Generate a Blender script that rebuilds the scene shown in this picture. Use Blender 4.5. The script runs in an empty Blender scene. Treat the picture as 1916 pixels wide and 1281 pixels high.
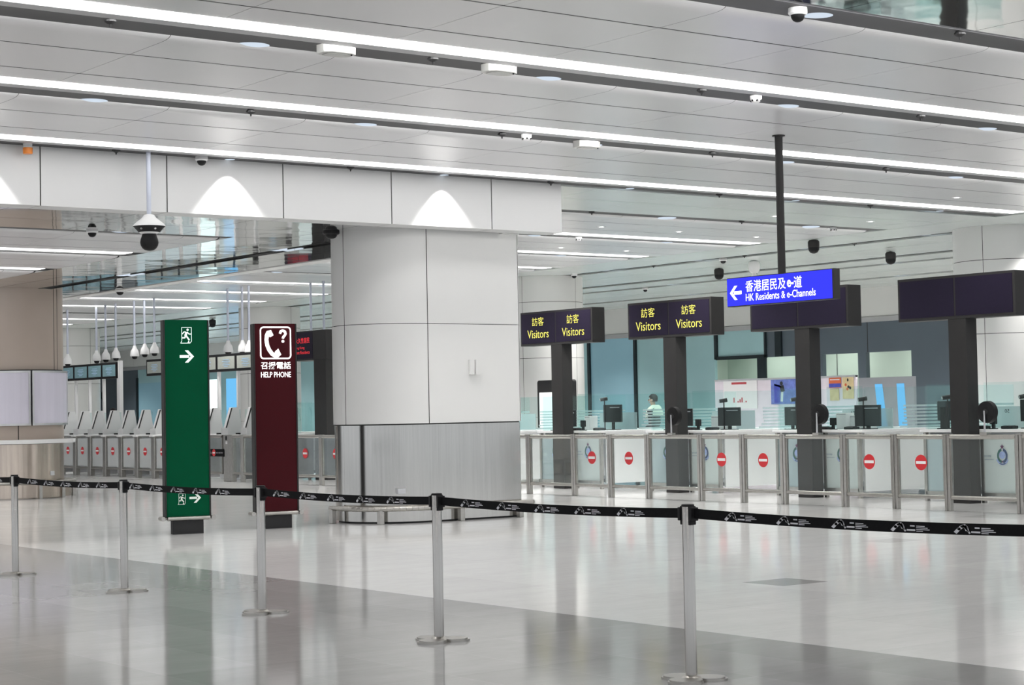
import bpy, bmesh, math, random
from math import sin, cos, pi, radians
from mathutils import Vector, Matrix

random.seed(7)
S = bpy.context.scene
COL = S.collection

# ------------------------------------------------------------------ camera
F, YAW, PIT, ROL = 3478.0, 0.92987, 0.035887, -0.019251
HC = 1.5
fw0 = Vector((cos(YAW), sin(YAW), 0)); rt0 = Vector((sin(YAW), -cos(YAW), 0)); dn0 = Vector((0, 0, -1))
D2 = dn0*cos(PIT) + fw0*sin(PIT)
FW = -dn0*sin(PIT) + fw0*cos(PIT)
RT = rt0*cos(ROL) - D2*sin(ROL)
DN = rt0*sin(ROL) + D2*cos(ROL)
cam = bpy.data.cameras.new('camera'); camo = bpy.data.objects.new('camera', cam); COL.objects.link(camo)
cam.sensor_fit = 'HORIZONTAL'; cam.sensor_width = 36.0; cam.lens = 36.0*F/1916.0
cam.clip_start = 0.1; cam.clip_end = 300
m = Matrix((RT, -DN, -FW)).transposed().to_4x4(); m.translation = Vector((0, 0, HC))
camo.matrix_world = m
S.camera = camo

# ------------------------------------------------------------------ world, exposure
w = bpy.data.worlds.new('world'); S.world = w; w.use_nodes = True
w.node_tree.nodes['Background'].inputs[0].default_value = (0.86, 0.90, 0.95, 1)
w.node_tree.nodes['Background'].inputs[1].default_value = 0.75
S.view_settings.view_transform = 'Standard'; S.view_settings.look = 'None'
S.view_settings.exposure = 0.56; S.view_settings.gamma = 1.0; S.view_settings.use_curve_mapping = False
S.cycles.use_denoising = True
S.cycles.caustics_reflective = False; S.cycles.caustics_refractive = False
S.cycles.max_bounces = 10; S.cycles.diffuse_bounces = 5; S.cycles.transparent_max_bounces = 24
S.cycles.sample_clamp_indirect = 6.0
STRIP = 3.2          # radiance of the ceiling strips

def spot(name, loc, power, size, blend, to=None, radius=.06, color=(1, .98, .95)):
    l = bpy.data.lights.new(name, 'SPOT'); l.energy = power; l.spot_size = radians(size); l.spot_blend = blend
    l.shadow_soft_size = radius; l.color = color
    o = bpy.data.objects.new(name, l); COL.objects.link(o); o.location = loc
    if to is not None: o.rotation_euler = (Vector(to)-Vector(loc)).to_track_quat('-Z', 'Y').to_euler()
    return o
def area(name, loc, power, sx, sy, to, color=(1, 1, 1)):
    l = bpy.data.lights.new(name, 'AREA'); l.shape = 'RECTANGLE'; l.size = sx; l.size_y = sy; l.energy = power; l.color = color
    o = bpy.data.objects.new(name, l); COL.objects.link(o); o.location = loc
    o.rotation_euler = (Vector(to)-Vector(loc)).to_track_quat('-Z', 'Y').to_euler()
    return o

# ------------------------------------------------------------------ materials
def mat(name, col, rough=.5, metal=0., spec=.5, noise=0., nscale=3., nstretch=(1, 1, 1), bump=0., bscale=40., emit=None, es=0., alpha=1., coat=0., rvar=0.):
    M = bpy.data.materials.new(name); M.use_nodes = True
    nt = M.node_tree; b = nt.nodes['Principled BSDF']
    b.inputs['Base Color'].default_value = (*col, 1); b.inputs['Roughness'].default_value = rough
    b.inputs['Metallic'].default_value = metal; b.inputs['Specular IOR Level'].default_value = spec
    b.inputs['Alpha'].default_value = alpha
    if coat: b.inputs['Coat Weight'].default_value = coat; b.inputs['Coat Roughness'].default_value = .05
    if emit: b.inputs['Emission Color'].default_value = (*emit, 1); b.inputs['Emission Strength'].default_value = es
    tc = None
    if noise or bump or rvar:
        tc = nt.nodes.new('ShaderNodeTexCoord'); mp = nt.nodes.new('ShaderNodeMapping'); mp.inputs['Scale'].default_value = nstretch
        nt.links.new(tc.outputs['Object'], mp.inputs[0])
    if noise or rvar:
        n = nt.nodes.new('ShaderNodeTexNoise'); n.inputs['Scale'].default_value = nscale; n.inputs['Detail'].default_value = 5
        nt.links.new(mp.outputs[0], n.inputs['Vector'])
    if noise:
        r = nt.nodes.new('ShaderNodeMapRange'); r.inputs[1].default_value = .3; r.inputs[2].default_value = .7
        r.inputs[3].default_value = 1-noise; r.inputs[4].default_value = 1+noise
        nt.links.new(n.outputs['Fac'], r.inputs[0])
        mx = nt.nodes.new('ShaderNodeMix'); mx.data_type = 'RGBA'; mx.blend_type = 'MULTIPLY'; mx.inputs[0].default_value = 1
        mx.inputs[6].default_value = (*col, 1); nt.links.new(r.outputs[0], mx.inputs[7])
        nt.links.new(mx.outputs[2], b.inputs['Base Color'])
    if rvar:
        r2 = nt.nodes.new('ShaderNodeMapRange'); r2.inputs[3].default_value = max(0, rough-rvar); r2.inputs[4].default_value = rough+rvar
        nt.links.new(n.outputs['Fac'], r2.inputs[0]); nt.links.new(r2.outputs[0], b.inputs['Roughness'])
    if bump:
        n2 = nt.nodes.new('ShaderNodeTexNoise'); n2.inputs['Scale'].default_value = bscale; n2.inputs['Detail'].default_value = 2
        nt.links.new(mp.outputs[0], n2.inputs['Vector'])
        bp = nt.nodes.new('ShaderNodeBump'); bp.inputs['Strength'].default_value = bump; bp.inputs['Distance'].default_value = .05
        nt.links.new(n2.outputs['Fac'], bp.inputs['Height']); nt.links.new(bp.outputs[0], b.inputs['Normal'])
    return M

def emis(name, col, s):
    M = bpy.data.materials.new(name); M.use_nodes = True; nt = M.node_tree; nt.nodes.clear()
    e = nt.nodes.new('ShaderNodeEmission'); e.inputs[0].default_value = (*col, 1); e.inputs[1].default_value = s
    o = nt.nodes.new('ShaderNodeOutputMaterial'); nt.links.new(e.outputs[0], o.inputs[0]); return M

def glass(name, tint, opac, rough=.03, spec=.5):
    """thin architectural glass: tinted see-through + milky part + reflection"""
    M = bpy.data.materials.new(name); M.use_nodes = True; nt = M.node_tree; nt.nodes.clear()
    t = nt.nodes.new('ShaderNodeBsdfTransparent'); t.inputs[0].default_value = (*[1-(1-c)*.55 for c in tint], 1)
    d = nt.nodes.new('ShaderNodeBsdfPrincipled'); d.inputs['Base Color'].default_value = (*tint, 1); d.inputs['Roughness'].default_value = .35
    g = nt.nodes.new('ShaderNodeBsdfGlossy'); g.inputs['Roughness'].default_value = rough; g.inputs[0].default_value = (.9, .95, .95, 1)
    fr = nt.nodes.new('ShaderNodeLayerWeight'); fr.inputs[0].default_value = .22
    m1 = nt.nodes.new('ShaderNodeMixShader'); m1.inputs[0].default_value = opac
    m2 = nt.nodes.new('ShaderNodeMixShader')
    k = nt.nodes.new('ShaderNodeMath'); k.operation = 'MULTIPLY'; k.inputs[1].default_value = spec
    nt.links.new(fr.outputs['Fresnel'], k.inputs[0]); nt.links.new(k.outputs[0], m2.inputs[0])
    nt.links.new(t.outputs[0], m1.inputs[1]); nt.links.new(d.outputs[0], m1.inputs[2])
    nt.links.new(m1.outputs[0], m2.inputs[1]); nt.links.new(g.outputs[0], m2.inputs[2])
    o = nt.nodes.new('ShaderNodeOutputMaterial'); nt.links.new(m2.outputs[0], o.inputs[0]); return M

def floor_material():
    M = bpy.data.materials.new('polished_stone_floor'); M.use_nodes = True; nt = M.node_tree; b = nt.nodes['Principled BSDF']
    L = nt.links.new
    def N(t, **kw):
        n = nt.nodes.new(t)
        for k, v in kw.items(): setattr(n, k, v)
        return n
    def math(op, a, bb=None, clamp=False):
        n = N('ShaderNodeMath', operation=op); n.use_clamp = clamp
        for i, v in enumerate((a, bb)):
            if v is None: continue
            if isinstance(v, (int, float)): n.inputs[i].default_value = v
            else: L(v, n.inputs[i])
        return n.outputs[0]
    tc = N('ShaderNodeTexCoord'); sp = N('ShaderNodeSeparateXYZ'); L(tc.outputs['Object'], sp.inputs[0])
    X, Y = sp.outputs[0], sp.outputs[1]
    def tile(v, size, off):   # index and joint mask
        t = math('DIVIDE', math('SUBTRACT', v, off), size)
        fr = math('FRACT', t); ix = math('FLOOR', t)
        j = math('LESS_THAN', math('MULTIPLY', math('MINIMUM', fr, math('SUBTRACT', 1, fr)), size), .0028)
        return ix, j
    def field(sx, ox, sy, oy, seed):
        ix, jx = tile(X, sx, ox); iy, jy = tile(Y, sy, oy)
        cb = N('ShaderNodeCombineXYZ'); L(ix, cb.inputs[0]); L(iy, cb.inputs[1]); cb.inputs[2].default_value = seed
        wn = N('ShaderNodeTexWhiteNoise'); L(cb.outputs[0], wn.inputs['Vector'])
        return wn.outputs['Value'], math('MAXIMUM', jx, jy)
    # veins running along Y / X
    def vein(scale, st):
        mp = N('ShaderNodeMapping'); mp.inputs['Scale'].default_value = st; L(tc.outputs['Object'], mp.inputs[0])
        n = N('ShaderNodeTexNoise'); n.inputs['Scale'].default_value = scale; n.inputs['Detail'].default_value = 6; n.inputs['Roughness'].default_value = .62
        L(mp.outputs[0], n.inputs['Vector']); return n.outputs['Fac']
    v1 = vein(1.1, (1.0, 3.2, 1)); v2 = vein(6.0, (1, 2.2, 1))
    lt, lj = field(1.2, 8.43, 1.2, .55, 1.0)
    dt, dj = field(.6, 8.43, 1.2, .3, 4.0)
    lightv = math('ADD', .80, math('ADD', math('MULTIPLY', math('SUBTRACT', v1, .5), .16), math('ADD', math('MULTIPLY', math('SUBTRACT', v2, .5), .10), math('MULTIPLY', math('SUBTRACT', lt, .5), .045))))
    lightv = math('MULTIPLY', lightv, math('SUBTRACT', 1, math('MULTIPLY', lj, .18)))
    darkv = math('ADD', .40, math('ADD', math('MULTIPLY', math('SUBTRACT', v1, .5), .10), math('ADD', math('MULTIPLY', math('SUBTRACT', v2, .5), .05), math('MULTIPLY', math('SUBTRACT', dt, .5), .05))))
    darkv = math('ADD', darkv, math('MULTIPLY', dj, .05))
    isd = math('LESS_THAN', X, 8.43)
    def sq(x0, x1, y0, y1):
        a = math('MULTIPLY', math('GREATER_THAN', X, x0), math('LESS_THAN', X, x1))
        c = math('MULTIPLY', math('GREATER_THAN', Y, y0), math('LESS_THAN', Y, y1)); return math('MULTIPLY', a, c)
    isd = math('MAXIMUM', isd, sq(10.97, 11.50, 11.03, 11.52)); 
    patch = math('MAXIMUM', sq(15.07, 15.62, 13.55, 13.97), math('MAXIMUM', sq(19.0, 19.95, 14.9, 15.9), sq(22.4, 23.4, 0, 60)))
    g = N('ShaderNodeMix', data_type='FLOAT'); L(isd, g.inputs[0]); L(lightv, g.inputs[2]); L(darkv, g.inputs[3])
    val = math('MULTIPLY', g.outputs[0], math('SUBTRACT', 1, math('MULTIPLY', patch, .18)))
    groove = math('LESS_THAN', math('ABSOLUTE', math('SUBTRACT', X, 19.98)), .012)
    val = math('MULTIPLY', val, math('SUBTRACT', 1, math('MULTIPLY', groove, .7)))
    cb = N('ShaderNodeCombineColor'); L(math('MULTIPLY', val, 1.0), cb.inputs[0]); L(math('MULTIPLY', val, .995), cb.inputs[1]); L(math('MULTIPLY', val, .985), cb.inputs[2])
    L(cb.outputs[0], b.inputs['Base Color'])
    b.inputs['Specular IOR Level'].default_value = .16
    rr = N('ShaderNodeMapRange'); L(v2, rr.inputs[0]); rr.inputs[3].default_value = .088; rr.inputs[4].default_value = .094
    L(rr.outputs[0], b.inputs['Roughness'])
    return M

M_floor = floor_material()
M_panel = mat('white_ceiling_metal', (.62, .62, .63), .26, 0, .5, noise=.02, nscale=.6)
M_mirror = mat('polished_ceiling_steel', (.88, .88, .87), .05, 1., bump=.10, bscale=1.1, noise=.03, nscale=.5)
M_semi = mat('satin_ceiling_metal', (.68, .72, .70), .25, .25, bump=.05, bscale=.8, noise=.04, nscale=.7)
M_black = mat('matt_black', (.012, .012, .013), .6)
M_plate = mat('dark_grey_gap_liner', (.040, .040, .042), .55, noise=.05)
M_gap = mat('ceiling_void_black', (.018, .018, .02), .8)
M_alu = mat('brushed_aluminium', (.55, .55, .56), .35, .9, noise=.05, nscale=8)
M_rail = mat('grey_light_trim', (.42, .42, .43), .45, .3, noise=.03, nscale=2)
M_steel = mat('brushed_stainless', (.40, .385, .365), .20, 1., noise=.035, nscale=40, nstretch=(1, 1, .02))
M_steelh = mat('satin_stainless', (.41, .395, .37), .32, 1., noise=.08, nscale=14, rvar=.05)
M_basest = mat('column_base_stainless', (.43, .42, .40), .13, 1., noise=.05, nscale=40, nstretch=(1, 1, .02))
M_clad = mat('white_column_panel', (.70, .70, .69), .38, 0, .4, noise=.015, nscale=.8)
M_beam = mat('white_beam_panel', (.62, .62, .62), .35, 0, .45, noise=.02, nscale=.7)
M_taupe = mat('taupe_column_panel', (.46, .385, .33), .35, 0, .4, noise=.03, nscale=1)
M_taupest = mat('bronze_brushed_steel', (.50, .43, .37), .24, 1., noise=.12, nscale=20, nstretch=(1, 1, .03))
M_joint = mat('dark_joint', (.03, .03, .03), .7)
M_white = mat('white_laminate', (.80, .80, .80), .35, 0, .5, noise=.01)
M_whitep = mat('white_plastic', (.78, .78, .78), .35, noise=.01)
M_dark = mat('charcoal_metal', (.030, .029, .029), .5, 0, .25, noise=.08, nscale=3)
M_emerg = mat('emergency_light_plastic', (.50, .50, .48), .4, noise=.02)
M_dark2 = mat('soot_plastic', (.012, .012, .013), .5, 0, .2, noise=.1, nscale=6)
M_screen = mat('dark_led_screen', (.018, .014, .030), .35, 0, .12, noise=.05, nscale=40)
M_belt = mat('black_webbing', (.008, .008, .009), .8, 0, .12, noise=.15, nscale=60)
M_print = mat('pale_belt_print', (.62, .62, .66), .7, noise=.1, nscale=30)
M_green = mat('green_sign_face', (.0005, .074, .031), .4, 0, .05, noise=.03, nscale=2)
M_maroon = mat('maroon_sign_face', (.050, .005, .008), .35, 0, .08, noise=.08, nscale=1.2)
M_signw = emis('lit_white_graphic', (1, 1, 1), 1.6)
M_signg = emis('lit_pale_graphic', (.86, 1, .95), .95)
M_signgd = mat('pale_sign_graphic', (.72, .78, .72), .5, emit=(.8, 1, .9), es=.08, noise=.01)
M_blue = emis('lit_blue_sign', (.035, .04, .80), 1.0)
M_yel = emis('yellow_led_text', (.86, .80, .16), .95)
M_red = emis('red_led_text', (.75, .05, .06), .8)
M_strip = emis('light_strip_diffuser', (1, .995, .98), STRIP)
M_tape = emis('slot_light_tape', (1, .995, .98), 26.0)
M_lens = emis('downlight_lens', (.74, .84, .96), .62)
M_spotl = emis('small_spot_lens', (1, 1, .97), 3.0)
M_red_s = mat('no_entry_red', (.62, .022, .03), .4, noise=.02)
M_white_s = mat('no_entry_white', (.85, .85, .85), .4, noise=.01)
M_glass = glass('clear_barrier_glass', (.92, .96, .95), .025, spec=.18)
M_glassb = glass('booth_front_glass', (.70, .84, .87), .45)
M_glassw = glass('booth_side_front_glass', (.80, .88, .86), .60)
M_screen_g = glass('counter_screen_glass', (.84, .95, .94), .014, spec=.14)
M_frost = glass('frosted_band', (.74, .86, .86), .45, spec=.2)
M_frostd = mat('dark_louvre', (.05, .09, .09), .5, noise=.05)
M_teal = mat('teal_back_glass', (.33, .52, .55), .16, 0, .6, noise=.10, nscale=.35)
M_tealb = mat('blue_lit_back_glass', (.26, .42, .48), .2, 0, .5, emit=(.10, .28, .42), es=.10, noise=.06, nscale=.4)
M_slate = mat('slate_wall_panel', (.085, .11, .135), .32, 0, .5, noise=.06, nscale=.5)
M_fascia = mat('pale_fascia_panel', (.66, .66, .645), .4, 0, .4, noise=.03, nscale=.5)
M_mull = mat('dark_mullion', (.012, .022, .027), .4, .3, noise=.05)
M_inner = mat('pale_inner_wall', (.50, .56, .50), .5, noise=.05, nscale=.6)
M_cyan = emis('lit_cyan_window', (.75, 1.0, 1.0), 1.05)
M_bluew = emis('blue_window_and_reflection', (.16, .50, .85), .75)
M_greyp = mat('grey_partition', (.27, .28, .30), .5, noise=.03)
M_lbox = mat('lilac_lightbox_diffuser', (.55, .53, .60), .25, 0, .5, emit=(.50, .48, .60), es=.10, noise=.05, nscale=2, nstretch=(3, 3, .2))
M_kiosk = emis('white_lit_poster', (.97, 1, .97), 1.1)
M_mon = mat('black_monitor_shell', (.012, .014, .015), .35, noise=.05)
M_hang = mat('pale_blue_pole', (.50, .53, .62), .4, 0, .4, noise=.02)
M_emblem = mat('emblem_navy', (.035, .07, .16), .5, noise=.1, nscale=20)
M_emblemg = mat('emblem_green', (.02, .10, .09), .5, noise=.1, nscale=20)
M_emblemp = mat('emblem_pale_blue', (.30, .38, .64), .5, noise=.1, nscale=20)
M_emblemr = mat('emblem_wine', (.12, .04, .10), .5, noise=.1, nscale=20)
M_orange = mat('orange_beacon_plastic', (.75, .22, .02), .35, noise=.03)
M_skin = mat('skin', (.52, .34, .26), .5, noise=.04, nscale=12)
M_hair = mat('black_hair', (.012, .010, .011), .6, 0, .2, noise=.2, nscale=40, nstretch=(1, 1, 3))
M_jacket = mat('dark_navy_cloth', (.022, .028, .034), .8, noise=.15, nscale=18)
M_hood = mat('cream_cloth', (.66, .68, .58), .8, noise=.06, nscale=14)
M_paperb = mat('blue_poster_print', (.13, .18, .50), .5, noise=.25, nscale=9)
M_paperl = mat('pale_poster_print', (.50, .55, .66), .5, noise=.12, nscale=9)
M_papero = mat('orange_poster_print', (.62, .13, .04), .5, noise=.06, nscale=9)
M_papery = mat('tan_poster_print', (.62, .50, .28), .5, noise=.12, nscale=9)
M_paperw = mat('pinkish_paper', (.72, .66, .72), .6, noise=.06, nscale=4)
M_monpale = mat('pale_grey_lcd', (.40, .42, .38), .2, 0, .5, emit=(.5, .55, .5), es=.05, noise=.05, nscale=20)
M_monteal = mat('pale_teal_lcd', (.22, .36, .40), .15, 0, .5, emit=(.3, .5, .55), es=.06, noise=.06, nscale=8)
M_lcdtext = mat('faint_lcd_text', (.30, .46, .62), .3, emit=(.4, .6, .8), es=.12, noise=.02)
M_exit = emis('lit_exit_sign', (.35, 1.0, .85), 1.2)

# ------------------------------------------------------------------ mesh helpers
class MB:
    def __init__(s): s.v = []; s.f = []; s.m = []
    def add(s, vs, fs, mi=0):
        o = len(s.v); s.v += [tuple(v) for v in vs]; s.f += [tuple(i+o for i in f) for f in fs]; s.m += [mi]*len(fs)
    def box(s, x0, x1, y0, y1, z0, z1, mi=0):
        v = [(x, y, z) for z in (z0, z1) for y in (y0, y1) for x in (x0, x1)]
        s.add(v, [(0, 2, 3, 1), (4, 5, 7, 6), (0, 1, 5, 4), (2, 6, 7, 3), (0, 4, 6, 2), (1, 3, 7, 5)], mi); return s
    def quad(s, pts, mi=0): s.add(pts, [tuple(range(len(pts)))], mi); return s
    def tube(s, p0, p1, r0, r1=None, n=14, mi=0, caps=True):
        r1 = r0 if r1 is None else r1
        p0 = Vector(p0); p1 = Vector(p1); d = (p1-p0).normalized()
        a = Vector((1, 0, 0)) if abs(d.x) < .9 else Vector((0, 1, 0))
        u = d.cross(a).normalized(); w_ = d.cross(u)
        vs = []
        for p, r in ((p0, r0), (p1, r1)):
            vs += [p + (u*cos(2*pi*i/n) + w_*sin(2*pi*i/n))*r for i in range(n)]
        fs = [(i, (i+1) % n, n+(i+1) % n, n+i) for i in range(n)]
        if caps: fs += [tuple(reversed(range(n))), tuple(range(n, 2*n))]
        s.add(vs, fs, mi); return s
    def lathe(s, prof, c=(0, 0), n=24, mi=0, sx=1, sy=1):
        """profile of (r, z) turned about the vertical through c"""
        vs = []
        for r, z in prof: vs += [(c[0]+sx*r*cos(2*pi*i/n), c[1]+sy*r*sin(2*pi*i/n), z) for i in range(n)]
        fs = []
        for k in range(len(prof)-1):
            fs += [(k*n+i, k*n+(i+1) % n, (k+1)*n+(i+1) % n, (k+1)*n+i) for i in range(n)]
        fs += [tuple(reversed(range(n))), tuple(range((len(prof)-1)*n, len(prof)*n))]
        s.add(vs, fs, mi); return s
    def prism(s, poly, z0, z1, mi=0, top=True, bot=True):
        n = len(poly)
        vs = [(x, y, z0) for x, y in poly] + [(x, y, z1) for x, y in poly]
        fs = [(i, (i+1) % n, n+(i+1) % n, n+i) for i in range(n)]
        if bot: fs.append(tuple(reversed(range(n))))
        if top: fs.append(tuple(range(n, 2*n)))
        s.add(vs, fs, mi); return s
    def path(s, pts, r, n=10, mi=0):
        for a, b in zip(pts, pts[1:]): s.tube(a, b, r, n=n, mi=mi)
        return s
    def build(s, name, mats, parent=None, bevel=0, smooth=False):
        me = bpy.data.meshes.new(name); me.from_pydata(s.v, [], s.f)
        for k in (mats if isinstance(mats, (list, tuple)) else [mats]): me.materials.append(k)
        if any(s.m): me.polygons.foreach_set('material_index', s.m)
        if smooth: 
            me.polygons.foreach_set('use_smooth', [True]*len(me.polygons))
        me.update()
        o = bpy.data.objects.new(name, me); COL.objects.link(o)
        if parent: o.parent = parent
        if bevel:
            b = o.modifiers.new('bevel', 'BEVEL'); b.width = bevel; b.segments = 2; b.limit_method = 'ANGLE'
        if smooth:
            e = o.modifiers.new('edge', 'EDGE_SPLIT'); e.split_angle = radians(35)
        return o

def empty(name, label, cat, loc=(0, 0, 0), rotz=0, group=None):
    o = bpy.data.objects.new(name, None); COL.objects.link(o); o.location = loc; o.rotation_euler = (0, 0, rotz)
    o['label'] = label; o['category'] = cat
    if group: o['group'] = group
    return o
def tag(o, label, cat, group=None):
    o['label'] = label; o['category'] = cat
    if group: o['group'] = group
    return o
def struct(o): o['kind'] = 'structure'; return o
def copy_tree(src, loc, rotz=None, label=None, group=None, parent=None):
    c = src.copy(); COL.objects.link(c)
    if parent: c.parent = parent
    else:
        c.location = loc
        if rotz is not None: c.rotation_euler = (0, 0, rotz)
        if label: c['label'] = label
        if group: c['group'] = group
    for ch in list(KIDS(src)): copy_tree(ch, None, parent=c)
    return c
def KIDS(o): return [x for x in COL.objects if x.parent is o]
ORD = ['first', 'second', 'third', 'fourth', 'fifth', 'sixth', 'seventh', 'eighth', 'ninth', 'tenth', 'eleventh', 'twelfth', 'thirteenth', 'fourteenth', 'fifteenth']

# planes for flat graphics: (u right, v up) -> world or local 3D
def facing_nx(x, y, z):      # seen from -X : right is -Y
    return lambda u, v, n=0: (x-n, y-u, z+v)
def facing_ny(x, y, z):      # seen from -Y : right is +X
    return lambda u, v, n=0: (x+u, y-n, z+v)

_txt = {}
def text_geo(body, bold=0.):
    k = (body, bold)
    if k not in _txt:
        c = bpy.data.curves.new('t', 'FONT'); c.body = body; c.offset = bold; c.resolution_u = 3
        o = bpy.data.objects.new('t', c); COL.objects.link(o)
        dg = bpy.context.evaluated_depsgraph_get()
        me = bpy.data.meshes.new_from_object(o.evaluated_get(dg))
        _txt[k] = ([tuple(v.co) for v in me.vertices], [tuple(p.vertices) for p in me.polygons])
        bpy.data.objects.remove(o); bpy.data.curves.remove(c); bpy.data.meshes.remove(me)
    return _txt[k]
def put_text(mb, pl, body, cx, cy, wd, ht, bold=0., n=.003, mi=0):
    v, f = text_geo(body, bold)
    x0 = min(p[0] for p in v); x1 = max(p[0] for p in v); y0 = min(p[1] for p in v); y1 = max(p[1] for p in v)
    mb.add([pl(cx+((p[0]-x0)/(x1-x0)-.5)*wd, cy+((p[1]-y0)/(y1-y0)-.5)*ht, n) for p in v], f, mi)
def poly2(mb, pl, pts, n=.003, mi=0): mb.quad([pl(u, v, n) for u, v in pts], mi)
def disc2(mb, pl, cx, cy, rx, ry=None, n=.003, seg=28, mi=0): poly2(mb, pl, [(cx+rx*cos(2*pi*i/seg), cy+(ry or rx)*sin(2*pi*i/seg)) for i in range(seg)], n, mi)
def ring2(mb, pl, cx, cy, r0, r1, asp=1, n=.003, a0=0, a1=2*pi, seg=28, mi=0):
    for i in range(seg):
        a = a0+(a1-a0)*i/seg; b = a0+(a1-a0)*(i+1)/seg
        poly2(mb, pl, [(cx+r0*cos(a), cy+asp*r0*sin(a)), (cx+r1*cos(a), cy+asp*r1*sin(a)), (cx+r1*cos(b), cy+asp*r1*sin(b)), (cx+r0*cos(b), cy+asp*r0*sin(b))], n, mi)
def stroke2(mb, pl, pts, wd, n=.003, mi=0, joint=True):
    for (a, b), (c, d) in zip(pts, pts[1:]):
        l = math.hypot(c-a, d-b) or 1e-6; px, py = -(d-b)/l*wd/2, (c-a)/l*wd/2
        poly2(mb, pl, [(a+px, b+py), (a-px, b-py), (c-px, d-py), (c+px, d+py)], n, mi)
    if joint:
        for a, b in pts[1:-1]: disc2(mb, pl, a, b, wd/2, n=n, seg=12, mi=mi)
def rect2(mb, pl, u0, u1, v0, v1, n=.003, mi=0): poly2(mb, pl, [(u0, v0), (u1, v0), (u1, v1), (u0, v1)], n, mi)

# ================================================================== SETTING
ZC, ZL = 4.616, 3.95
PITCH, PX0 = 1.6, 0.51      # cross joints of the ceiling panels

fl = MB().quad([(-14, -9, 0), (60, -9, 0), (60, 100, 0), (-14, 100, 0)]).build('floor', M_floor); struct(fl)

def xcuts(x0, x1, off=PX0):
    k = math.ceil((x0-off)/PITCH + 1e-6); c = [x0]
    while off+k*PITCH < x1-.05: c.append(off+k*PITCH); k += 1
    return c+[x1]
def prow(mb, x0, x1, y0, y1, z, off=PX0, g=.003):
    cs = xcuts(x0, x1, off)
    for a, b in zip(cs, cs[1:]): mb.box(a+g, b-g, y0, y1, z, z+.03)
LIPO = .13
def liprow(mb, x0, x1, y0, y1, z, off=PX0, g=.003):
    y0 += LIPO
    prof = [(y0, z+.06)]+[(y0+.24*(k/8)**1.5, z+.034*(1-k/8)**2.8) for k in range(9)]+[(y1, z), (y1, z+.03)]
    cs = xcuts(x0, x1, off); n = len(prof)
    for a, b in zip(cs, cs[1:]):
        vs = [(a+g, y, zz) for y, zz in prof]+[(b-g, y, zz) for y, zz in prof]
        mb.add(vs, [(i, i+1, n+i+1, n+i) for i in range(n-1)])
SEAM = .014
SEAMS = MB()
def bay(mb, x0, x1, lip, nxt, z):
    """painted panels between one lip and the strip before the next lip"""
    liprow(mb, x0, x1, lip, lip+.93-SEAM, z)
    prow(mb, x0, x1, lip+.93+SEAM, lip+1.98-SEAM, z)
    prow(mb, x0, x1, lip+1.98+SEAM, nxt-.81, z)
    for yy in (lip+.93, lip+1.98): SEAMS.quad([(x0, yy-SEAM-.004, z+.001), (x0, yy+SEAM+.004, z+.001), (x1, yy+SEAM+.004, z+.001), (x1, yy-SEAM-.004, z+.001)][::-1])

LIPS = [10.51, 13.77, 17.04, 20.36]
XM0, XM1 = -14, 25.55
mb = MB()
for a, b in zip(LIPS, LIPS[1:]): bay(mb, XM0, XM1, a, b, ZC)
for k, y in enumerate((-9, -4.0, -.7, 2.6)): prow(mb, XM0, XM1, y, (-4.5, -1.2, 2.1, 7.2)[k], ZC)
main_ceiling = struct(mb.build('ceiling', M_panel))
# mirror panels nearest the camera
mb = MB()
for a, b in ((7.25, 8.68), (8.70, 10.14)): prow(mb, XM0, XM1, a, b, ZC, off=-.3, g=.004)
struct(mb.build('ceiling', M_mirror))
# right field beyond the beam
XR0, XR1 = 15.62, 25.55
RL = [23.17, 26.62, 29.92, 33.20, 36.05, 39.42, 42.75, 46.05, 49.35, 52.65, 55.95, 59.2, 62.5, 65.8, 69.1, 72.4, 75.7, 79, 82.3, 85.6, 88.9, 92.2]
mb = MB()
for i, (a, b) in enumerate(zip(RL, RL[1:])): bay(mb, XR0, XR1, a, b if i not in (3,) else b+.42, ZC)
struct(mb.build('ceiling', M_panel))
mb = MB()
prow(mb, XR0, XR1, 20.40, 21.53, ZC, off=.9); prow(mb, XR0, XR1, 21.545, 22.80, ZC, off=.9)
struct(mb.build('ceiling', M_semi))
# lower ceiling left of the column row
XL1 = 12.25
LL_END = 92
LL = [23.12, 26.40, 29.70, 33.0, 36.3, 39.6, 42.9, 46.2, 49.5, 52.8, 56.1, 59.4, 62.7, 66, 69.3, 72.6, 75.9, 79.2, 82.5, 85.8, 89.1, 92.4]
mb = MB()
for a, b in zip(LL, LL[1:]): bay(mb, XM0, XL1, a, b, ZL)
struct(mb.build('ceiling', M_panel))
mb = MB()
for a, b in ((20.72, 21.75), (21.76, 22.80)): prow(mb, XM0, 15.30, a, b, ZL, off=.2, g=.004)
for a, b in ((12.26, 13.02), (13.03, 13.79), (14.09, 14.69), (14.70, 15.30)):
    y = 22.81
    while y < 91: mb.box(a, b, y+.004, y+1.496, ZL, ZL+.03); y += 1.5
struct(mb.build('ceiling', M_mirror))
mb = MB()
y = 20.72
while y < 91: mb.box(15.325, 15.62, y+.003, y+2.397, ZL-.01, ZL+.03); y += 2.4
mb.box(15.59, 15.62, 20.72, 92, ZL+.03, ZC+.1)
struct(mb.build('trim_1', M_clad))
# ceiling over the counters, panels running along Y
mb = MB()
for a, b in ((25.56, 27.05), (27.42, 28.6), (28.615, 30.28), (30.68, 31.74), (32.08, 33.5), (33.515, 35.08), (35.45, 36.7), (36.715, 38)):
    y = -6.
    while y < 92: mb.box(a, b, y+.004, y+2.996, ZC, ZC+.03); y += 3.0
struct(mb.build('ceiling', M_semi))
struct(SEAMS.build('trim_5', M_joint))
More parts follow.
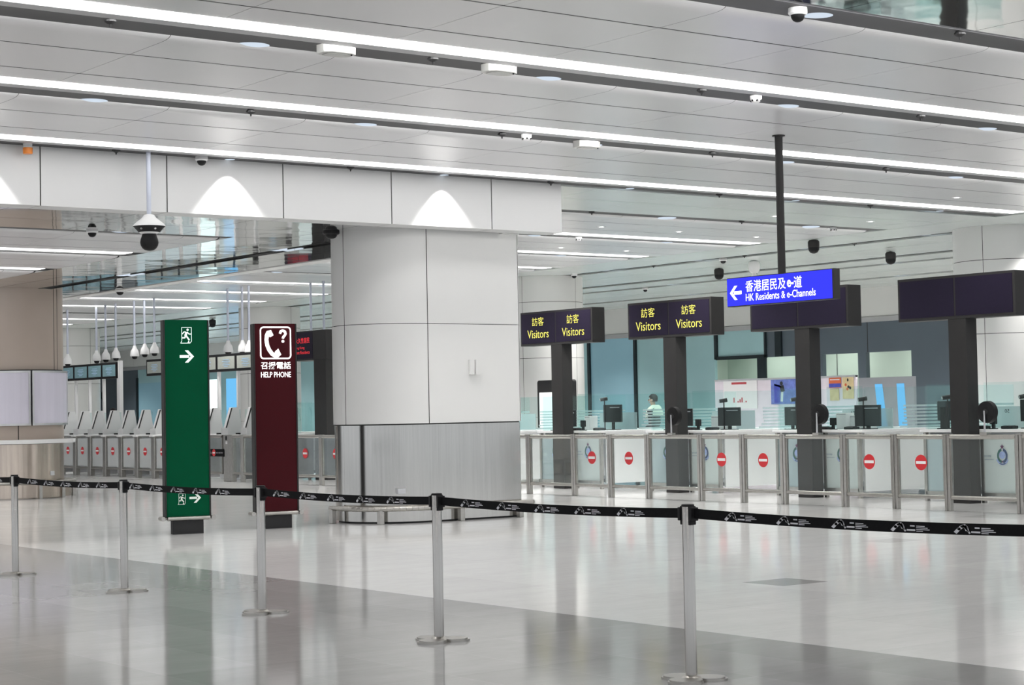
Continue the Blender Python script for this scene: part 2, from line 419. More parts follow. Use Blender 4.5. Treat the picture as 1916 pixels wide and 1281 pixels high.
# black void above everything
mb = MB()
mb.quad([(-14, -9, ZC+.34), (-14, 20.4, ZC+.34), (25.55, 20.4, ZC+.34), (25.55, -9, ZC+.34)])
mb.quad([(15.6, 20.4, ZC+.34), (15.6, 92, ZC+.34), (60, 92, ZC+.34), (60, 20.4, ZC+.34)])
mb.quad([(25.5, -9, ZC+.34), (25.5, 20.4, ZC+.34), (60, 20.4, ZC+.34), (60, -9, ZC+.34)])
mb.quad([(-14, 20.6, ZL+.34), (-14, 92, ZL+.34), (15.6, 92, ZL+.34), (15.6, 20.6, ZL+.34)])
struct(mb.build('ceiling', M_gap))
# side plates of the gaps (black) behind each rail
mb = MB()
def plate(x0, x1, l, z, w_=.355):
    mb.quad([(x0, l-w_, z+.016), (x0, l+LIPO+.004, z+.030), (x1, l+LIPO+.004, z+.030), (x1, l-w_, z+.016)][::-1])
for l in LIPS[:-1]: plate(XM0, XM1, l, ZC)
mb.quad([(XM0, 20.005, ZC+.016), (XM0, 20.37, ZC+.018), (XM1, 20.37, ZC+.018), (XM1, 20.005, ZC+.016)][::-1])
for l in RL: plate(XR0, XR1, l, ZC, .38)
for l in LL: plate(XM0, XL1, l, ZL)
struct(mb.build('trim_2', M_plate))

# beam over the column
mb = MB()
YB = 20.35
cuts = [-9.0, -5.9, -2.7, .5, 3.7, 6.84, 8.43, 10.03, 11.63, 13.26, 14.87, 16.09]
cuts = [-9.0, -5.9, -2.7, .5, 3.7, 6.86, 8.44, 10.04, 11.64, 13.26, 14.88, 16.09]
for a, b in zip(cuts, cuts[1:]): mb.box(a+.008, b-.008 if b < 16 else b, YB, YB+.36, ZL, ZC+.02)
mb.box(-9, 16.07, YB+.012, YB+.35, ZL+.004, ZC+.02, 1)
struct(mb.build('trim_3', [M_beam, M_joint]))

# far facade
XF = 38.0
mb = MB()
y = 18.0
while y < 94: mb.box(XF-.02, XF+.2, y+.006, y+1.894, 3.83, ZC+.05); y += 1.9
mb.box(XF+.0, XF+.2, 18, 94, 3.83, ZC+.05, 1)
mb.box(XF-.05, XF+.2, 18, 94, 3.68, 3.82, 2)
struct(mb.build('wall_back', [M_fascia, M_joint, M_rail]))
mb = MB()      # slate wall
mb.box(XF, XF+.15, 18, 33.22, 0, 3.68)
mb.box(XF, XF+.15, 33.22, 38.62, 2.86, 3.68); mb.box(XF, XF+.15, 34.83, 35.12, 0, 2.86); mb.box(XF, XF+.15, 36.45, 37.0, 0, 2.86)
mb.box(XF, XF+.15, 33.22, 40.84, 0, 1.2)
for yy in (20.2, 23.1, 26.0, 28.9, 31.86, 34.75): mb.box(XF-.004, XF, yy-.012, yy+.012, 2.86 if yy > 33.3 else 0, 3.68, 1)
mb.box(XF, XF+.15, 80.3, 94, 0, 3.68)
struct(mb.build('wall_back', [M_slate, M_joint]))
mb = MB()      # teal glazed bays
mb.box(XF, XF+.1, 40.84, 44.40, 0, 3.68); mb.box(XF, XF+.1, 38.62, 40.84, 2.92, 3.68)
mb.box(XF, XF+.1, 46.80, 56, 0, 3.68); mb.box(XF, XF+.1, 56, 80.3, 3.05, 3.68); mb.box(XF, XF+.1, 62, 68.5, 0, 3.05); mb.box(XF, XF+.1, 71.6, 72.3, 0, 3.05)
struct(mb.build('window_1', M_teal))
mb = MB().box(XF, XF+.1, 44.5, 46.7, 0, 3.68); mb.box(XF, XF+.1, 74.0, 80.3, 0, 3.05)
struct(mb.build('window_2', M_tealb))
mb = MB()
for yy, ww in ((46.75, .12), (44.45, .12), (40.74, .12), (38.66, .07)): mb.box(XF-.06, XF, yy-ww/2, yy+ww/2, 0 if yy > 42 else 2.86, 3.68)
mb.box(XF-.06, XF, 38.62, 40.74, 2.84, 2.94); mb.box(XF-.06, XF, 38.0, 38.25, 2.86, 3.62); mb.box(XF-.05, XF, 38.64, 39.0, 0, 2.9)
mb.box(XF-.06, XF, 80.25, 80.4, 0, 3.3)
struct(mb.build('trim_4', M_mull))
mb = MB().box(XF, XF+.1, 72.3, 74.0, 0, 3.05)
struct(mb.build('window_3', M_cyan))
mb = MB().box(XF, XF+.1, 68.5, 71.6, 0, 3.05)
struct(mb.build('window_4', M_bluew))
struct(MB().box(-14, 38, 92, 92.2, 0, 4.95).build('wall_left', M_fascia))
# room seen through the openings
mb = MB().box(41.5, 41.6, 30, 44, 0, 3.4).box(38.2, 41.6, 30, 30.1, 0, 3.4).box(38.2, 41.6, 44, 44.1, 0, 3.4).box(38.2, 41.6, 30, 44, 3.4, 3.45)
for yy in (33.5, 36.2, 39.2, 40.6): mb.box(41.49, 41.5, yy-.01, yy+.01, 0, 3.4, 1)
struct(mb.build('wall_back', [M_inner, M_joint]))
for yy in (32.5, 35.5, 38.5, 41.5): area('room_light', (40.2, yy, 3.36), 30, 1.6, 1.6, (40.2, yy, 0), (.92, 1, .95))
for yy in (34.0, 36.0, 39.7, 40.3): spot('room_spot', (41.1, yy, 3.3), 30, 50, .5, (41.25, yy, 0), .05, (.9, 1, .95))

# ================================================================== COLUMNS
def round_col_poly(c, r, n=48): return [(c[0]+r*cos(2*pi*i/n), c[1]+r*sin(2*pi*i/n)) for i in range(n)]
def central_poly(o=0., n=16):
    x0, x1, y0, y1, r = 13.25-o, 15.68+o, 20.80-o, 22.5+o, .85
    p = [(x0+r-r*cos(t), y0+r-r*sin(t)) for t in [pi/2*k/n for k in range(n+1)]]
    return p+[(x1-.04, y0), (x1, y0+.04), (x1, y1-.04), (x1-.04, y1)]+[(x0+r-r*sin(t), y1-r+r*cos(t)) for t in [pi/2*k/n for k in range(n+1)]]
def panels_from(poly, cuts, z0, z1, gap, mb):
    """cladding panels: skin of the polygon between z0 and z1 with thin open joints at given polygon vertex ids"""
    n = len(poly); cuts = sorted(cuts)
    for ci, c in enumerate(cuts):
        e = cuts[(ci+1) % len(cuts)]; m_ = (e-c) % n or n
        pts = [Vector(poly[(c+k) % n]) for k in range(m_+1)]
        pts[0] = pts[0]+(pts[1]-pts[0]).normalized()*gap; pts[-1] = pts[-1]+(pts[-2]-pts[-1]).normalized()*gap
        vs = [(*p, z0) for p in pts]+[(*p, z1) for p in pts]; q = len(pts)
        mb.add(vs, [(k, k+1, q+k+1, q+k) for k in range(q-1)])

col = empty('column', 'big white clad column with a brushed steel base under the beam', 'column', (14.4, 21.6, 0))
def at(o, b): b.location = tuple(-v for v in o.location); return b   # part modelled in world coordinates
P0 = central_poly()
cut_ids = [1, 16, 17, 18, 19, 20, 24]
mb = MB()
for z0, z1 in ((1.335, 2.677), (2.685, 3.955)): panels_from(P0, cut_ids, z0, z1, .006, mb)
at(col, mb.build('white_cladding', M_clad, col, smooth=True))
at(col, MB().prism(central_poly(-.02), .05, 3.96).build('joint_backing', M_joint, col))
at(col, MB().prism(central_poly(-.012), .025, 1.318)  .build('steel_base', M_basest, col, smooth=True))
at(col, MB().prism(central_poly(-.04), 0, .025).build('plinth', M_black, col))
# bumper rail round the foot
rp = central_poly(.10)
rail = [(x, y, .205) for x, y in rp]
rail = rail[-2:]+rail[:19]
mb = MB().path(rail, .034, 12)
at(col, mb.build('bumper_rail', M_steelh, col, smooth=True))
for (x, y) in ((13.14, 21.75), (13.40, 20.95), (14.55, 20.72), (15.55, 20.72)):
    at(col, MB().box(x-.035, x+.035, y-.03, y+.05, 0, .19).build('rail_bracket', M_steelh, col, bevel=.006))
sw = MB()
pl = facing_ny(14.85, 20.79, 2.05)
for u in (-.05, .05):
    rect2(sw, pl, u-.036, u+.036, -.02, .14, .012); 
    disc2(sw, pl, u, -.05, .034, .04, .02)
    sw.box(14.85+u-.034, 14.85+u+.034, 20.76, 20.80, 1.99, 2.19)
disp = sw.build('wall_dispenser', M_clad); tag(disp, 'pair of small white dispensers on the big white column', 'dispenser')
so = MB().box(13.62, 13.74, 20.86, 20.93, .40, .47).build('wall_socket', M_alu); so.rotation_euler = (0, 0, 0)
tag(so, 'small metal socket plate on the steel base of the big column', 'socket')

# tan column with the light boxes
lc = empty('column', 'taupe round column with curved lightboxes and a white shelf at far left', 'column', (13.72, 34.25, 0))
cR = .84
n = 48
mb = MB(); pp = round_col_poly((0, 0), cR)
panels_from(pp, [40, 41, 12, 26], 2.42, 3.95, .008, mb); panels_from(pp, [33, 12, 26], 1.1, 1.40, .008, mb)
mb.build('taupe_cladding', M_taupe, lc, smooth=True)
MB().prism(round_col_poly((0, 0), cR-.02), .1, 3.94).build('joint_backing', M_joint, lc)
MB().prism(round_col_poly((0, 0), cR-.005), .0, 1.02).build('bronze_base', M_taupest, lc, smooth=True)
def arc_shell(mb, r0, r1, a0, a1, z0, z1, seg=14, mi=0):
    for k in range(seg):
        a = a0+(a1-a0)*k/seg; b = a0+(a1-a0)*(k+1)/seg
        q = [(r0*cos(a), r0*sin(a)), (r1*cos(a), r1*sin(a)), (r1*cos(b), r1*sin(b)), (r0*cos(b), r0*sin(b))]
        mb.prism(q, z0, z1, mi)
for a0, a1 in ((radians(196), radians(262)), (radians(264), radians(328))):
    fr = MB(); e = radians(2.2)
    arc_shell(fr, .84, .93, a0, a1, 1.37, 1.41); arc_shell(fr, .84, .93, a0, a1, 2.36, 2.40)
    arc_shell(fr, .84, .93, a0, a0+e, 1.41, 2.36, 1); arc_shell(fr, .84, .93, a1-e, a1, 1.41, 2.36, 1)
    b = fr.build('lightbox_frame', M_alu, lc)
    df = MB(); arc_shell(df, .84, .915, a0+e, a1-e, 1.41, 2.36); df.build('lightbox_diffuser', M_lbox, b)
mb = MB(); arc_shell(mb, .80, 1.06, radians(180), radians(372), 1.03, 1.105, 40)
mb.build('shelf', M_white, lc)
mb = MB(); rr = [(1.04*cos(radians(a)), 1.04*sin(radians(a)), .30) for a in range(190, 371, 6)]
mb.path(rr, .035, 10); mb.build('bumper_rail', M_steelh, lc, smooth=True)
mb = MB(); arc_shell(mb, .97, 1.0, radians(190), radians(322), .02, .27, 26); mb.build('kick_plate', M_taupest, lc)
for a in (205, 270, 300, 345):
    a = radians(a); MB().box(1.02*cos(a)-.03, 1.02*cos(a)+.03, 1.02*sin(a)-.03, 1.02*sin(a)+.03, 0, .28).build('rail_post', M_steelh, lc)
sk = MB().box(14.02, 14.10, 33.46, 33.49, .42, .50).build('wall_socket', M_alu); tag(sk, 'small socket plate on the bronze base of the taupe column', 'socket')

def plain_col(c, r, z1, label, m):
    o = empty('column', label, 'column', (c[0], c[1], 0))
    mb = MB(); pp = round_col_poly((0, 0), r)
    for z0, zz in ((.02, 1.3), (1.305, 2.68), (2.69, 4.0), (4.01, z1)): panels_from(pp, [2, 14, 26, 38], z0, zz, .005, mb)
    mb.build('cladding', m, o, smooth=True)
    MB().prism(round_col_poly((0, 0), r-.015), 0, z1).build('joint_backing', M_joint, o)
    return o
plain_col((27.45, 21.75), .9, ZC, 'pale round column behind the rightmost dark display, at right edge', M_clad)
plain_col((27.2, 35.1), .9, ZC, 'grey round column behind the first yellow-lettered display and lit kiosk', M_fascia)
plain_col((27.1, 48.3), .9, ZC, 'distant grey round column rising behind the maroon help phone sign', M_fascia)
plain_col((26.9, 62.0), .9, ZC, 'most distant grey round column, beside the taupe column with lightboxes', M_fascia)

# ================================================================== CEILING LIGHTS
def strip(x0, x1, lip, z, label, off=0., tape=True):
    o = empty('linear_light', label, 'ceiling light', ((x0+x1)/2, lip-.66+off, z), 0, 'linear ceiling lights')
    h = (x1-x0)/2
    MB().box(-h, h, -.145, .145, -.004, .05).build('diffuser', M_strip, o)
    MB().box(-h, h, .15, .30, -.006, .05).build('trim_rail', M_rail, o)
    if tape: MB().quad([(-h, .302, -.004), (h, .302, -.004), (h, .302, .015), (-h, .302, .015)]).build('slot_light', M_tape, o)
    return o
sl = empty('linear_light', 'concealed slot light along the gap beside the mirror panels, top right', 'ceiling light', (5.8, 10.15, ZC), 0, 'linear ceiling lights')
MB().box(-19.8, 19.5, -.005, .012, -.006, .05).build('trim_rail', M_rail, sl)
MB().quad([(-19.8, .014, -.004), (19.5, .014, -.004), (19.5, .014, .015), (-19.8, .014, .015)]).build('slot_light', M_tape, sl)
names = ['long white linear ceiling light, topmost in view, nearest the camera', 'long white linear ceiling light, second down from the top left corner', 'long white linear ceiling light directly above the white beam']
for lip, lab in zip(LIPS[1:], names): strip(XM0, 25.3, lip, ZC, lab, tape=lip < 20)
for i, y in enumerate((-3.6, -.3, 3.0)): strip(XM0, 25.3, y, ZC, 'linear ceiling light behind the viewer, %s from the hall end' % ORD[i])
k = 0
for i, l in enumerate(RL[1:]):
    if l in (36.05, 52.65): continue
    if l > 76: break
    strip(16.5 if l < 40 else 19, 25.3, l, ZC, 'linear light beyond the beam in the right bay, %s from the beam' % ORD[k]); k += 1
for i, l in enumerate(LL[1:11]): strip(XM0, 12.05, l, ZL, 'linear light of the lower left ceiling, %s behind the beam' % ORD[i])

def downlight_proto():
    o = empty('downlight', '', 'ceiling light', (0, 0, 0), 0, 'round downlights in the ceiling gaps')
    MB().lathe([(.02, -.019), (.07, -.016), (.12, -.010), (.155, -.002), (.155, .03), (.12, .07)], n=24).build('lens', M_lens, o, smooth=True)
    MB().lathe([(.158, .03), (.17, .03), (.17, .12), (.13, .12)], n=24).build('housing', M_rail, o)
    return o
DL = None
def downlight(x, y, z, label):
    global DL
    if DL is None: DL = downlight_proto(); o = DL; o.location = (x, y, z); o['label'] = label
    else: o = copy_tree(DL, (x, y, z), label=label)
    return o
XD = [4.45, 7.69, 10.86, 14.06, 17.3, 20.65, 24.0]
rows = [(10.47, 'gap along the mirror panels at top right'), (13.92, 'topmost dark gap'), (17.19, 'second dark gap'), (20.28, 'gap above the white beam')]
for y, nm in rows:
    for i, x in enumerate(XD): downlight(x+(.12 if y < 11 else 0), y, ZC+.034, 'round downlight in the %s, %s from left' % (nm, ORD[i]))
for i, x in enumerate((17.3, 20.6, 24.0)): downlight(x, 23.22, ZC+.02, 'round downlight in the gap behind the greenish panels, %s from left' % ORD[i])
for l, nm in ((26.62, 'first'), (29.92, 'second'), (33.2, 'third'), (36.05, 'fourth'), (39.42, 'fifth')):
    for i, x in enumerate((20.5, 23.7)): downlight(x, l+.15, ZC+.034, 'round downlight in the %s gap of the right bay, %s one' % (nm, ('left', 'right')[i]))
for i, y in enumerate((23.4, 26.6, 29.75, 32.9, 36.1)): downlight(27.2, y, ZC+.034, 'round downlight in the upper gap over the counters, %s from right' % ORD[i])
for i, y in enumerate((25.6, 28.6, 32.2, 36.0)): downlight(31.92, y, ZC+.034, 'round downlight in the narrow gap over the counters, %s from right' % ORD[i])
for i, y in enumerate((27.5, 31.3, 35.3, 39.0)): downlight(35.27, y, ZC+.034, 'round downlight in the gap nearest the back wall, %s from right' % ORD[i])
for i, (x, y) in enumerate(((10.65, 22.95), (10.57, 26.2), (13.95, 30.1), (13.95, 24.6))): downlight(x, y, ZL+.03, ('round downlight in the lower ceiling behind the hanging dome camera', 'round downlight of the lower ceiling above the taupe column', 'round downlight in the slanting gap of the mirror ceiling, left one', 'round downlight in the slanting gap of the mirror ceiling, right one')[i])
# the beams that graze the white beam
for x in XD[:4]: spot('downlight_or_fill_beam', (x, 20.17, ZC-.0), 120, 84, .3, (x, 20.17, 0), .05)
for x in [-5.3, -2.0, 1.2]+XD:
    for y in (-2.6, .6, 3.9, 7.1, 10.45, 13.70, 16.97): spot('downlight_or_fill_beam', (x, y, ZC-.01), 75, 120, .8, (x, y, 0), .06)
for x in (1.1, 4.4, 7.6, 10.65):
    for y in (23.0, 26.2, 29.5, 32.8, 36.1, 42, 48): spot('downlight_or_fill_beam', (x, y, ZL-.01), 60, 120, .8, (x, y, 0), .06)
for x, y in ((17.3, 20.3), (20.6, 20.3), (24.0, 20.3), (13.95, 24.6), (13.95, 27.5), (13.95, 30.1), (13.95, 38), (13.95, 42), (17.3, 23.1), (17.3, 29.7), (17.3, 36), (17.3, 42.6), (17.3, 49), (20.6, 45.8), (23.9, 45.8), (20.6, 52), (23.9, 52), (20.6, 60), (23.9, 60)):
    spot('downlight_or_fill_beam', (x, y, (ZL if x == 13.95 else ZC)-.01), 90, 120, .8, (x, y, 0), .06)
for x, y in [(27.2, 20.2), (27.2, 23.4), (27.2, 26.6), (27.2, 29.75), (27.2, 32.9), (27.2, 36.1), (31.92, 22.5), (31.92, 25.6), (31.92, 28.6), (31.92, 32.2), (31.92, 36.0), (35.27, 24), (35.27, 27.5), (35.27, 31.3), (35.27, 35.3), (35.27, 39.0), (20.6, 22.99), (24.0, 22.99), (20.5, 26.4), (23.7, 26.4), (20.5, 29.7), (23.7, 29.7), (20.5, 33), (23.7, 33), (20.5, 39.2), (23.7, 39.2), (27.2, 42), (27.2, 48), (31.9, 42), (31.9, 50), (31.9, 58), (35.3, 45), (35.3, 55), (35.3, 65), (35.3, 75), (35.3, 50), (35.3, 60), (35.3, 70), (35.3, 80), (31.9, 66), (31.9, 74), (27.2, 56), (27.2, 66)]:  # farthest spots have no fitting, added as fill for the left facade
    spot('downlight_or_fill_beam', (x, y, ZC-.01), 260, 115, .6, (x, y, 0), .07)
# small recessed spots
SP = None
for i, (x, y) in enumerate(((22.5, 18.68), (24.8, 18.6), (24.3, 24.9), (22.24, 24.76), (20.4, 24.7), (22.31, 28.26), (24.0, 28.29), (21.9, 22.0), (24.1, 21.9))):
    lab = 'tiny recessed spotlight in the ceiling %s' % ('panel right of the hanging sign pole, left one', 'panel at the far right edge', 'bay behind the sign pole, right one', 'bay behind the sign pole, middle one', 'bay behind the sign pole, left one', 'bay over the first counter, left one', 'bay over the first counter, right one', 'greenish panel beside the sign pole, left one', 'greenish panel beside the sign pole, right one')[i]
    if SP is None:
        SP = empty('recessed_spotlight', lab, 'ceiling light', (x, y, ZC), 0, 'small recessed spotlights')
        MB().lathe([(.035, -.008), (.045, -.003), (.045, .0)], n=16).build('lens', M_spotl, SP)
        MB().lathe([(.075, -.004), (.08, .002), (.08, .004)], n=20).build('bezel', M_alu, SP)
    else: copy_tree(SP, (x, y, ZC), label=lab)

# ceiling fittings
SK = None
XS = [2.9, 6.19, 9.26, 12.47, 15.7, 18.85, 22.1]
def sprinkler(x, y, z, lab):
    global SK
    if SK is None:
        SK = empty('sprinkler', lab, 'sprinkler', (x, y, z), 0, 'black sprinklers in the ceiling gaps')
        MB().tube((0, 0, .12), (0, 0, -.0), .012, n=8).build('stem', M_black, SK)
        MB().lathe([(.02, -.03), (.05, -.012), (.05, .0), (.02, .03)], n=12).tube((0, 0, -.03), (0, 0, -.055), .012, .006, 8).build('deflector', M_black, SK)
    else: copy_tree(SK, (x, y, z), label=lab)
for y, nm in ((10.27, 'gap along the mirror panels'), (13.5, 'topmost gap'), (16.83, 'second gap'), (20.08, 'gap above the beam')):
    for i, x in enumerate(XS): sprinkler(x, y, ZC+.0, 'small black sprinkler in the %s, %s from left' % (nm, ORD[i]))
for i, x in enumerate((18.8, 22.1)): sprinkler(x, 23.0, ZC+.02, 'small black sprinkler in the gap behind the greenish panels, %s' % ('left', 'right')[i])
for i, y in enumerate((25.2, 28.3, 31.2)): sprinkler(27.25, y, ZC+.02, 'small black sprinkler in the upper gap over the counters, %s from right' % ORD[i])
for i, y in enumerate((25.8, 31.5)): sprinkler(13.94, y+.9, ZL+.22, 'small black sprinkler in the slanting mirror gap, %s' % ('right', 'left')[i])

def emergency(x, y, lab):
    o = empty('emergency_light', lab, 'emergency light', (x, y, ZC-.0), 0, 'white octagonal emergency lights')
    oc = [(.15*sx if abs(sx) == 1 else sx*.15, sy) for sx, sy in ()]
    p = [(-.16, -.06), (-.10, -.10), (.10, -.10), (.16, -.06), (.16, .06), (.10, .10), (-.10, .10), (-.16, .06)]
    MB().prism(p, -.055, .03).build('case', M_emerg, o, bevel=.006)
    MB().prism([(a*.72, b*.72) for a, b in p], -.062, -.055).build('cover', M_emerg, o)
    MB().tube((.11, -.07, -.066), (.11, -.07, -.05), .008, n=8).build('indicator', M_dark2, o)
emergency(8.29, 13.55, 'white octagonal emergency light in the topmost gap, left one')
emergency(10.02, 13.55, 'white octagonal emergency light in the topmost gap, right one')
emergency(13.80, 16.95, 'white octagonal emergency light in the second gap, above the beam end')

def small_dome(x, y, z, lab, cat='security camera', s=1., ring=None):
    o = empty('dome_camera', lab, cat, (x, y, z), 0, 'small ceiling dome cameras')
    MB().lathe([(.075*s, .02), (.078*s, -.02), (.066*s, -.035)], n=20).build('ring_mount', ring or M_whitep, o)
    MB().lathe([(.056*s, -.034), (.053*s, -.055), (.04*s, -.078), (.02*s, -.09), (.004, -.093)], n=20).build('dome', M_dark2, o, smooth=True)
    return o
small_dome(10.62, 10.36, ZC, 'white and black dome camera under the gap at the top edge')
small_dome(10.44, 20.22, ZC, 'white and black dome camera above the beam, beside the scalloped light')
small_dome(10.14, 22.75, ZL, 'dark dome camera under the lower ceiling left of the hanging camera')
small_dome(15.45, 33.4, ZL-.0, 'dark dome camera under the soffit edge above the green sign', s=1.25)
small_dome(13.10, 21.62, ZL-.0, 'black dome camera tucked under the beam at the column corner', s=1.5, ring=M_dark2)
small_dome(26.9, 33.6, ZC-.02, 'black dome camera under the ceiling at the grey column corner', s=1.0)
small_dome(27.2, 28.9, ZC-.02, 'small dark dome camera in the upper gap over the counters', s=1.1)
small_dome(31.92, 36.9, ZC-.02, 'tiny dark dome camera in the narrow gap above the yellow displays', s=1.0)
def detector(x, y, z, lab):
    o = empty('smoke_detector', lab, 'smoke detector', (x, y, z), 0, 'white smoke detectors')
    MB().lathe([(.06, .03), (.06, 0), (.045, -.03), (.03, -.04)], n=18).build('case', M_whitep, o, smooth=True)
    mb = MB()
    for a in range(6): mb.box(.047*cos(a*pi/3)-.008, .047*cos(a*pi/3)+.008, .047*sin(a*pi/3)-.008, .047*sin(a*pi/3)+.008, -.03, -.012)
    mb.build('vent_slots', M_dark2, o)
detector(13.23, 13.52, ZC-.02, 'white smoke detector in the topmost gap, right half of the ceiling')
detector(12.78, 16.78, ZC-.02, 'white smoke detector in the second gap, beside the emergency light')
detector(24.34, 23.0, ZC-.02, 'white smoke detector in the gap behind the sign pole')
detector(21.3, 26.45, ZC-.02, 'white smoke detector in the gap above the first yellow display')
be = empty('beacon', 'orange beacon with white base in the gap above the beam, far left', 'beacon', (8.23, 20.2, ZC-.03))
MB().lathe([(.05, 0), (.05, .04), (.055, .045)], n=16).build('base', M_whitep, be)
MB().lathe([(.052, -.07), (.055, -.06), (.055, 0)], n=16).build('lens', M_orange, be, smooth=True)

# big hanging dome camera in front of the beam
hc = empty('hanging_camera', 'big white and black dome camera hanging on a pale pole before the beam', 'security camera', (9.66, 20.06, 0))
MB().tube((0, 0, 3.84), (0, 0, ZC+.1), .027, n=16).build('pole', M_hang, hc, smooth=True)
MB().lathe([(.190, 3.735), (.188, 3.745), (.172, 3.765), (.13, 3.80), (.085, 3.835), (.06, 3.87), (.03, 3.88)], n=32).build('canopy', M_whitep, hc, smooth=True)
MB().lathe([(.10, 3.655), (.13, 3.672), (.182, 3.732), (.190, 3.736)], n=32).build('sensor_ring', M_dark2, hc, smooth=True)
MB().lathe([(.086, 3.645), (.105, 3.652), (.118, 3.664), (.118, 3.674)], n=32).build('collar', M_whitep, hc, smooth=True)
MB().lathe([(.012, 3.448), (.050, 3.455), (.082, 3.478), (.101, 3.512), (.107, 3.545), (.102, 3.58), (.088, 3.62), (.080, 3.65)], n=32).build('dome', M_dark2, hc, smooth=True)
for a in range(3):
    t = radians(210+a*60); MB().tube((.150*cos(t), .150*sin(t), 3.705), (.166*cos(t), .166*sin(t), 3.697), .012, n=10).build('sensor_eye', M_alu, hc)

# camera hanging from ceilings over the counters
def bell_cam(x, y, z, lab, m=M_dark2, up=False):
    o = empty('pendant_camera', lab, 'security camera', (x, y, z), 0, 'pendant dome cameras over the counters')
    if not up:
        MB().lathe([(.105, -.01), (.11, .02), (.11, .10), (.085, .13), (.03, .14)], n=24).build('bell_case', M_dark, o, smooth=True)
        MB().lathe([(.02, -.125), (.07, -.105), (.1, -.06), (.106, -.01)], n=24).build('dome', m, o, smooth=True)
        MB().tube((0, 0, .13), (0, 0, ZC-z+.02), .02, n=10).build('drop_pipe', M_dark, o)
    else:
        MB().lathe([(.07, -.05), (.11, 0), (.13, .08), (.13, .14), (.10, .2), (.05, .21)], n=24).build('case', M_whitep, o, smooth=True)
        MB().lathe([(.04, -.26), (.10, -.25), (.11, -.16), (.06, -.10), (.04, -.05)], n=24).build('base_cup', M_whitep, o, smooth=True)
        MB().tube((0, 0, .2), (0, 0, ZC-z+.02), .012, n=8).build('drop_pipe', M_dark, o)
bell_cam(29.0, 30.96, 4.47, 'black pendant dome camera above the second yellow display')
bell_cam(25.8, 24.9, 4.48, 'black pendant dome camera just right of the hanging sign pole')
bell_cam(29.3, 26.1, 4.47, 'black pendant dome camera left of the pale right column')
bell_cam(28.3, 29.1, 4.40, 'white double-cup pendant camera left of the hanging sign pole', up=True)

bell_cam(28.3, 54.2, 4.47, 'black pendant dome camera far behind, right of the green sign top')
# ================================================================== BELT BARRIER
def petal(n=64):
    out = []
    for i in range(n):
        t = 2*pi*i/n; r = .085+.115*abs(cos(1.5*(t-pi/2)))**.8
        out.append((r*cos(t), r*sin(t)))
    return out
def stanchion(y, label):
    o = empty('barrier_post', label, 'belt barrier post', (6.87, y, 0), 0, 'belt barrier posts')
    b = MB().prism(petal(), 0.0, .012).prism([(x*.93, y_*.93) for x, y_ in petal()], .012, .02)
    b.lathe([(.055, .02), (.045, .028), (.034, .032)], n=20)
    b.build('base', M_steelh, o, smooth=True)
    MB().lathe([(.0325, .02), (.0325, .945), (.030, .952)], n=28).build('pole', M_steel, o, smooth=True)
    MB().lathe([(.036, .950), (.036, .958), (.032, .962)], n=28).build('cap', M_dark2, o, smooth=True)
    for s in (-1, 1):
        c = MB().box(-.022, .022, s*.033-.009, s*.033+.009, .85, .952).box(-.028, .028, s*.045-.010, s*.045+.010, .872, .945)
        c.build('belt_clip', M_dark2, o, bevel=.003)
    return o
SY = [19.70, 17.27, 14.83, 12.42, 10.065, 7.627, 5.2]
plab = ['outside the frame at far left', 'leftmost, in front of the taupe column', 'standing left of the green sign', 'in front of the maroon sign', 'in front of the big white column', 'standing nearest, right of the big column', 'outside the frame at right']
for y, l in list(zip(SY, plab))[1:-1]: stanchion(y, 'stainless belt barrier post '+l)
blab = ['at the far left edge of the picture', 'from the leftmost post to the one left of the green sign', 'passing in front of the green exit sign', 'between the maroon sign and the big column base', 'passing right of the big column to the nearest post', 'at right, running out from the nearest post']
for i in range(6):
    y0, y1 = SY[i]-.05, SY[i+1]+.05; L_ = y0-y1
    o = empty('barrier_belt', 'black retractable belt '+blab[i], 'barrier belt', (6.87, y0, .912), 0, 'black belts with pale logos')
    NS = 24; mb = MB()
    def bz(u): return -.016*4*u*(1-u)
    for k in range(NS):
        a, b = k/NS, (k+1)/NS
        vs = []
        for u in (a, b):
            for xx in (-.0015, .0015):
                for zz in (-.027, .027): vs.append((xx, -u*L_, bz(u)+zz))
        mb.add(vs, [(0, 1, 5, 4), (2, 6, 7, 3), (1, 3, 7, 5), (0, 4, 6, 2)])
    mb.build('webbing', M_belt, o)
    for j in range(5):
        u0 = ((.25, .26, .06, .13, .21, .23)[i]+.08+.39*j)/L_
        if u0 > .93: continue
        lg = MB(); P = lambda u, v, n=.0025, c=u0: (-n, -c*L_-1.18*u, bz(c)+.80*v)
        stroke2(lg, P, [(-.050, -.024), (-.030, .000), (-.014, .016), (-.002, .020), (.006, .010), (.011, -.008)], .018)
        stroke2(lg, P, [(.004, .004), (.016, -.012), (.024, -.024)], .009)
        for v, a, b in ((-.015, .03, .075),): rect2(lg, P, a, b, v-.005, v+.005, .0025)
        rect2(lg, P, .048, .072, .006, .014, .0025)
        for v, a, b in ((.010, .080, .125), (.000, .080, .140), (-.010, .080, .150), (-.020, .080, .115)): rect2(lg, P, a, b, v-.0022, v+.0022, .0025)
        lg.build('logo_print', M_print, o)

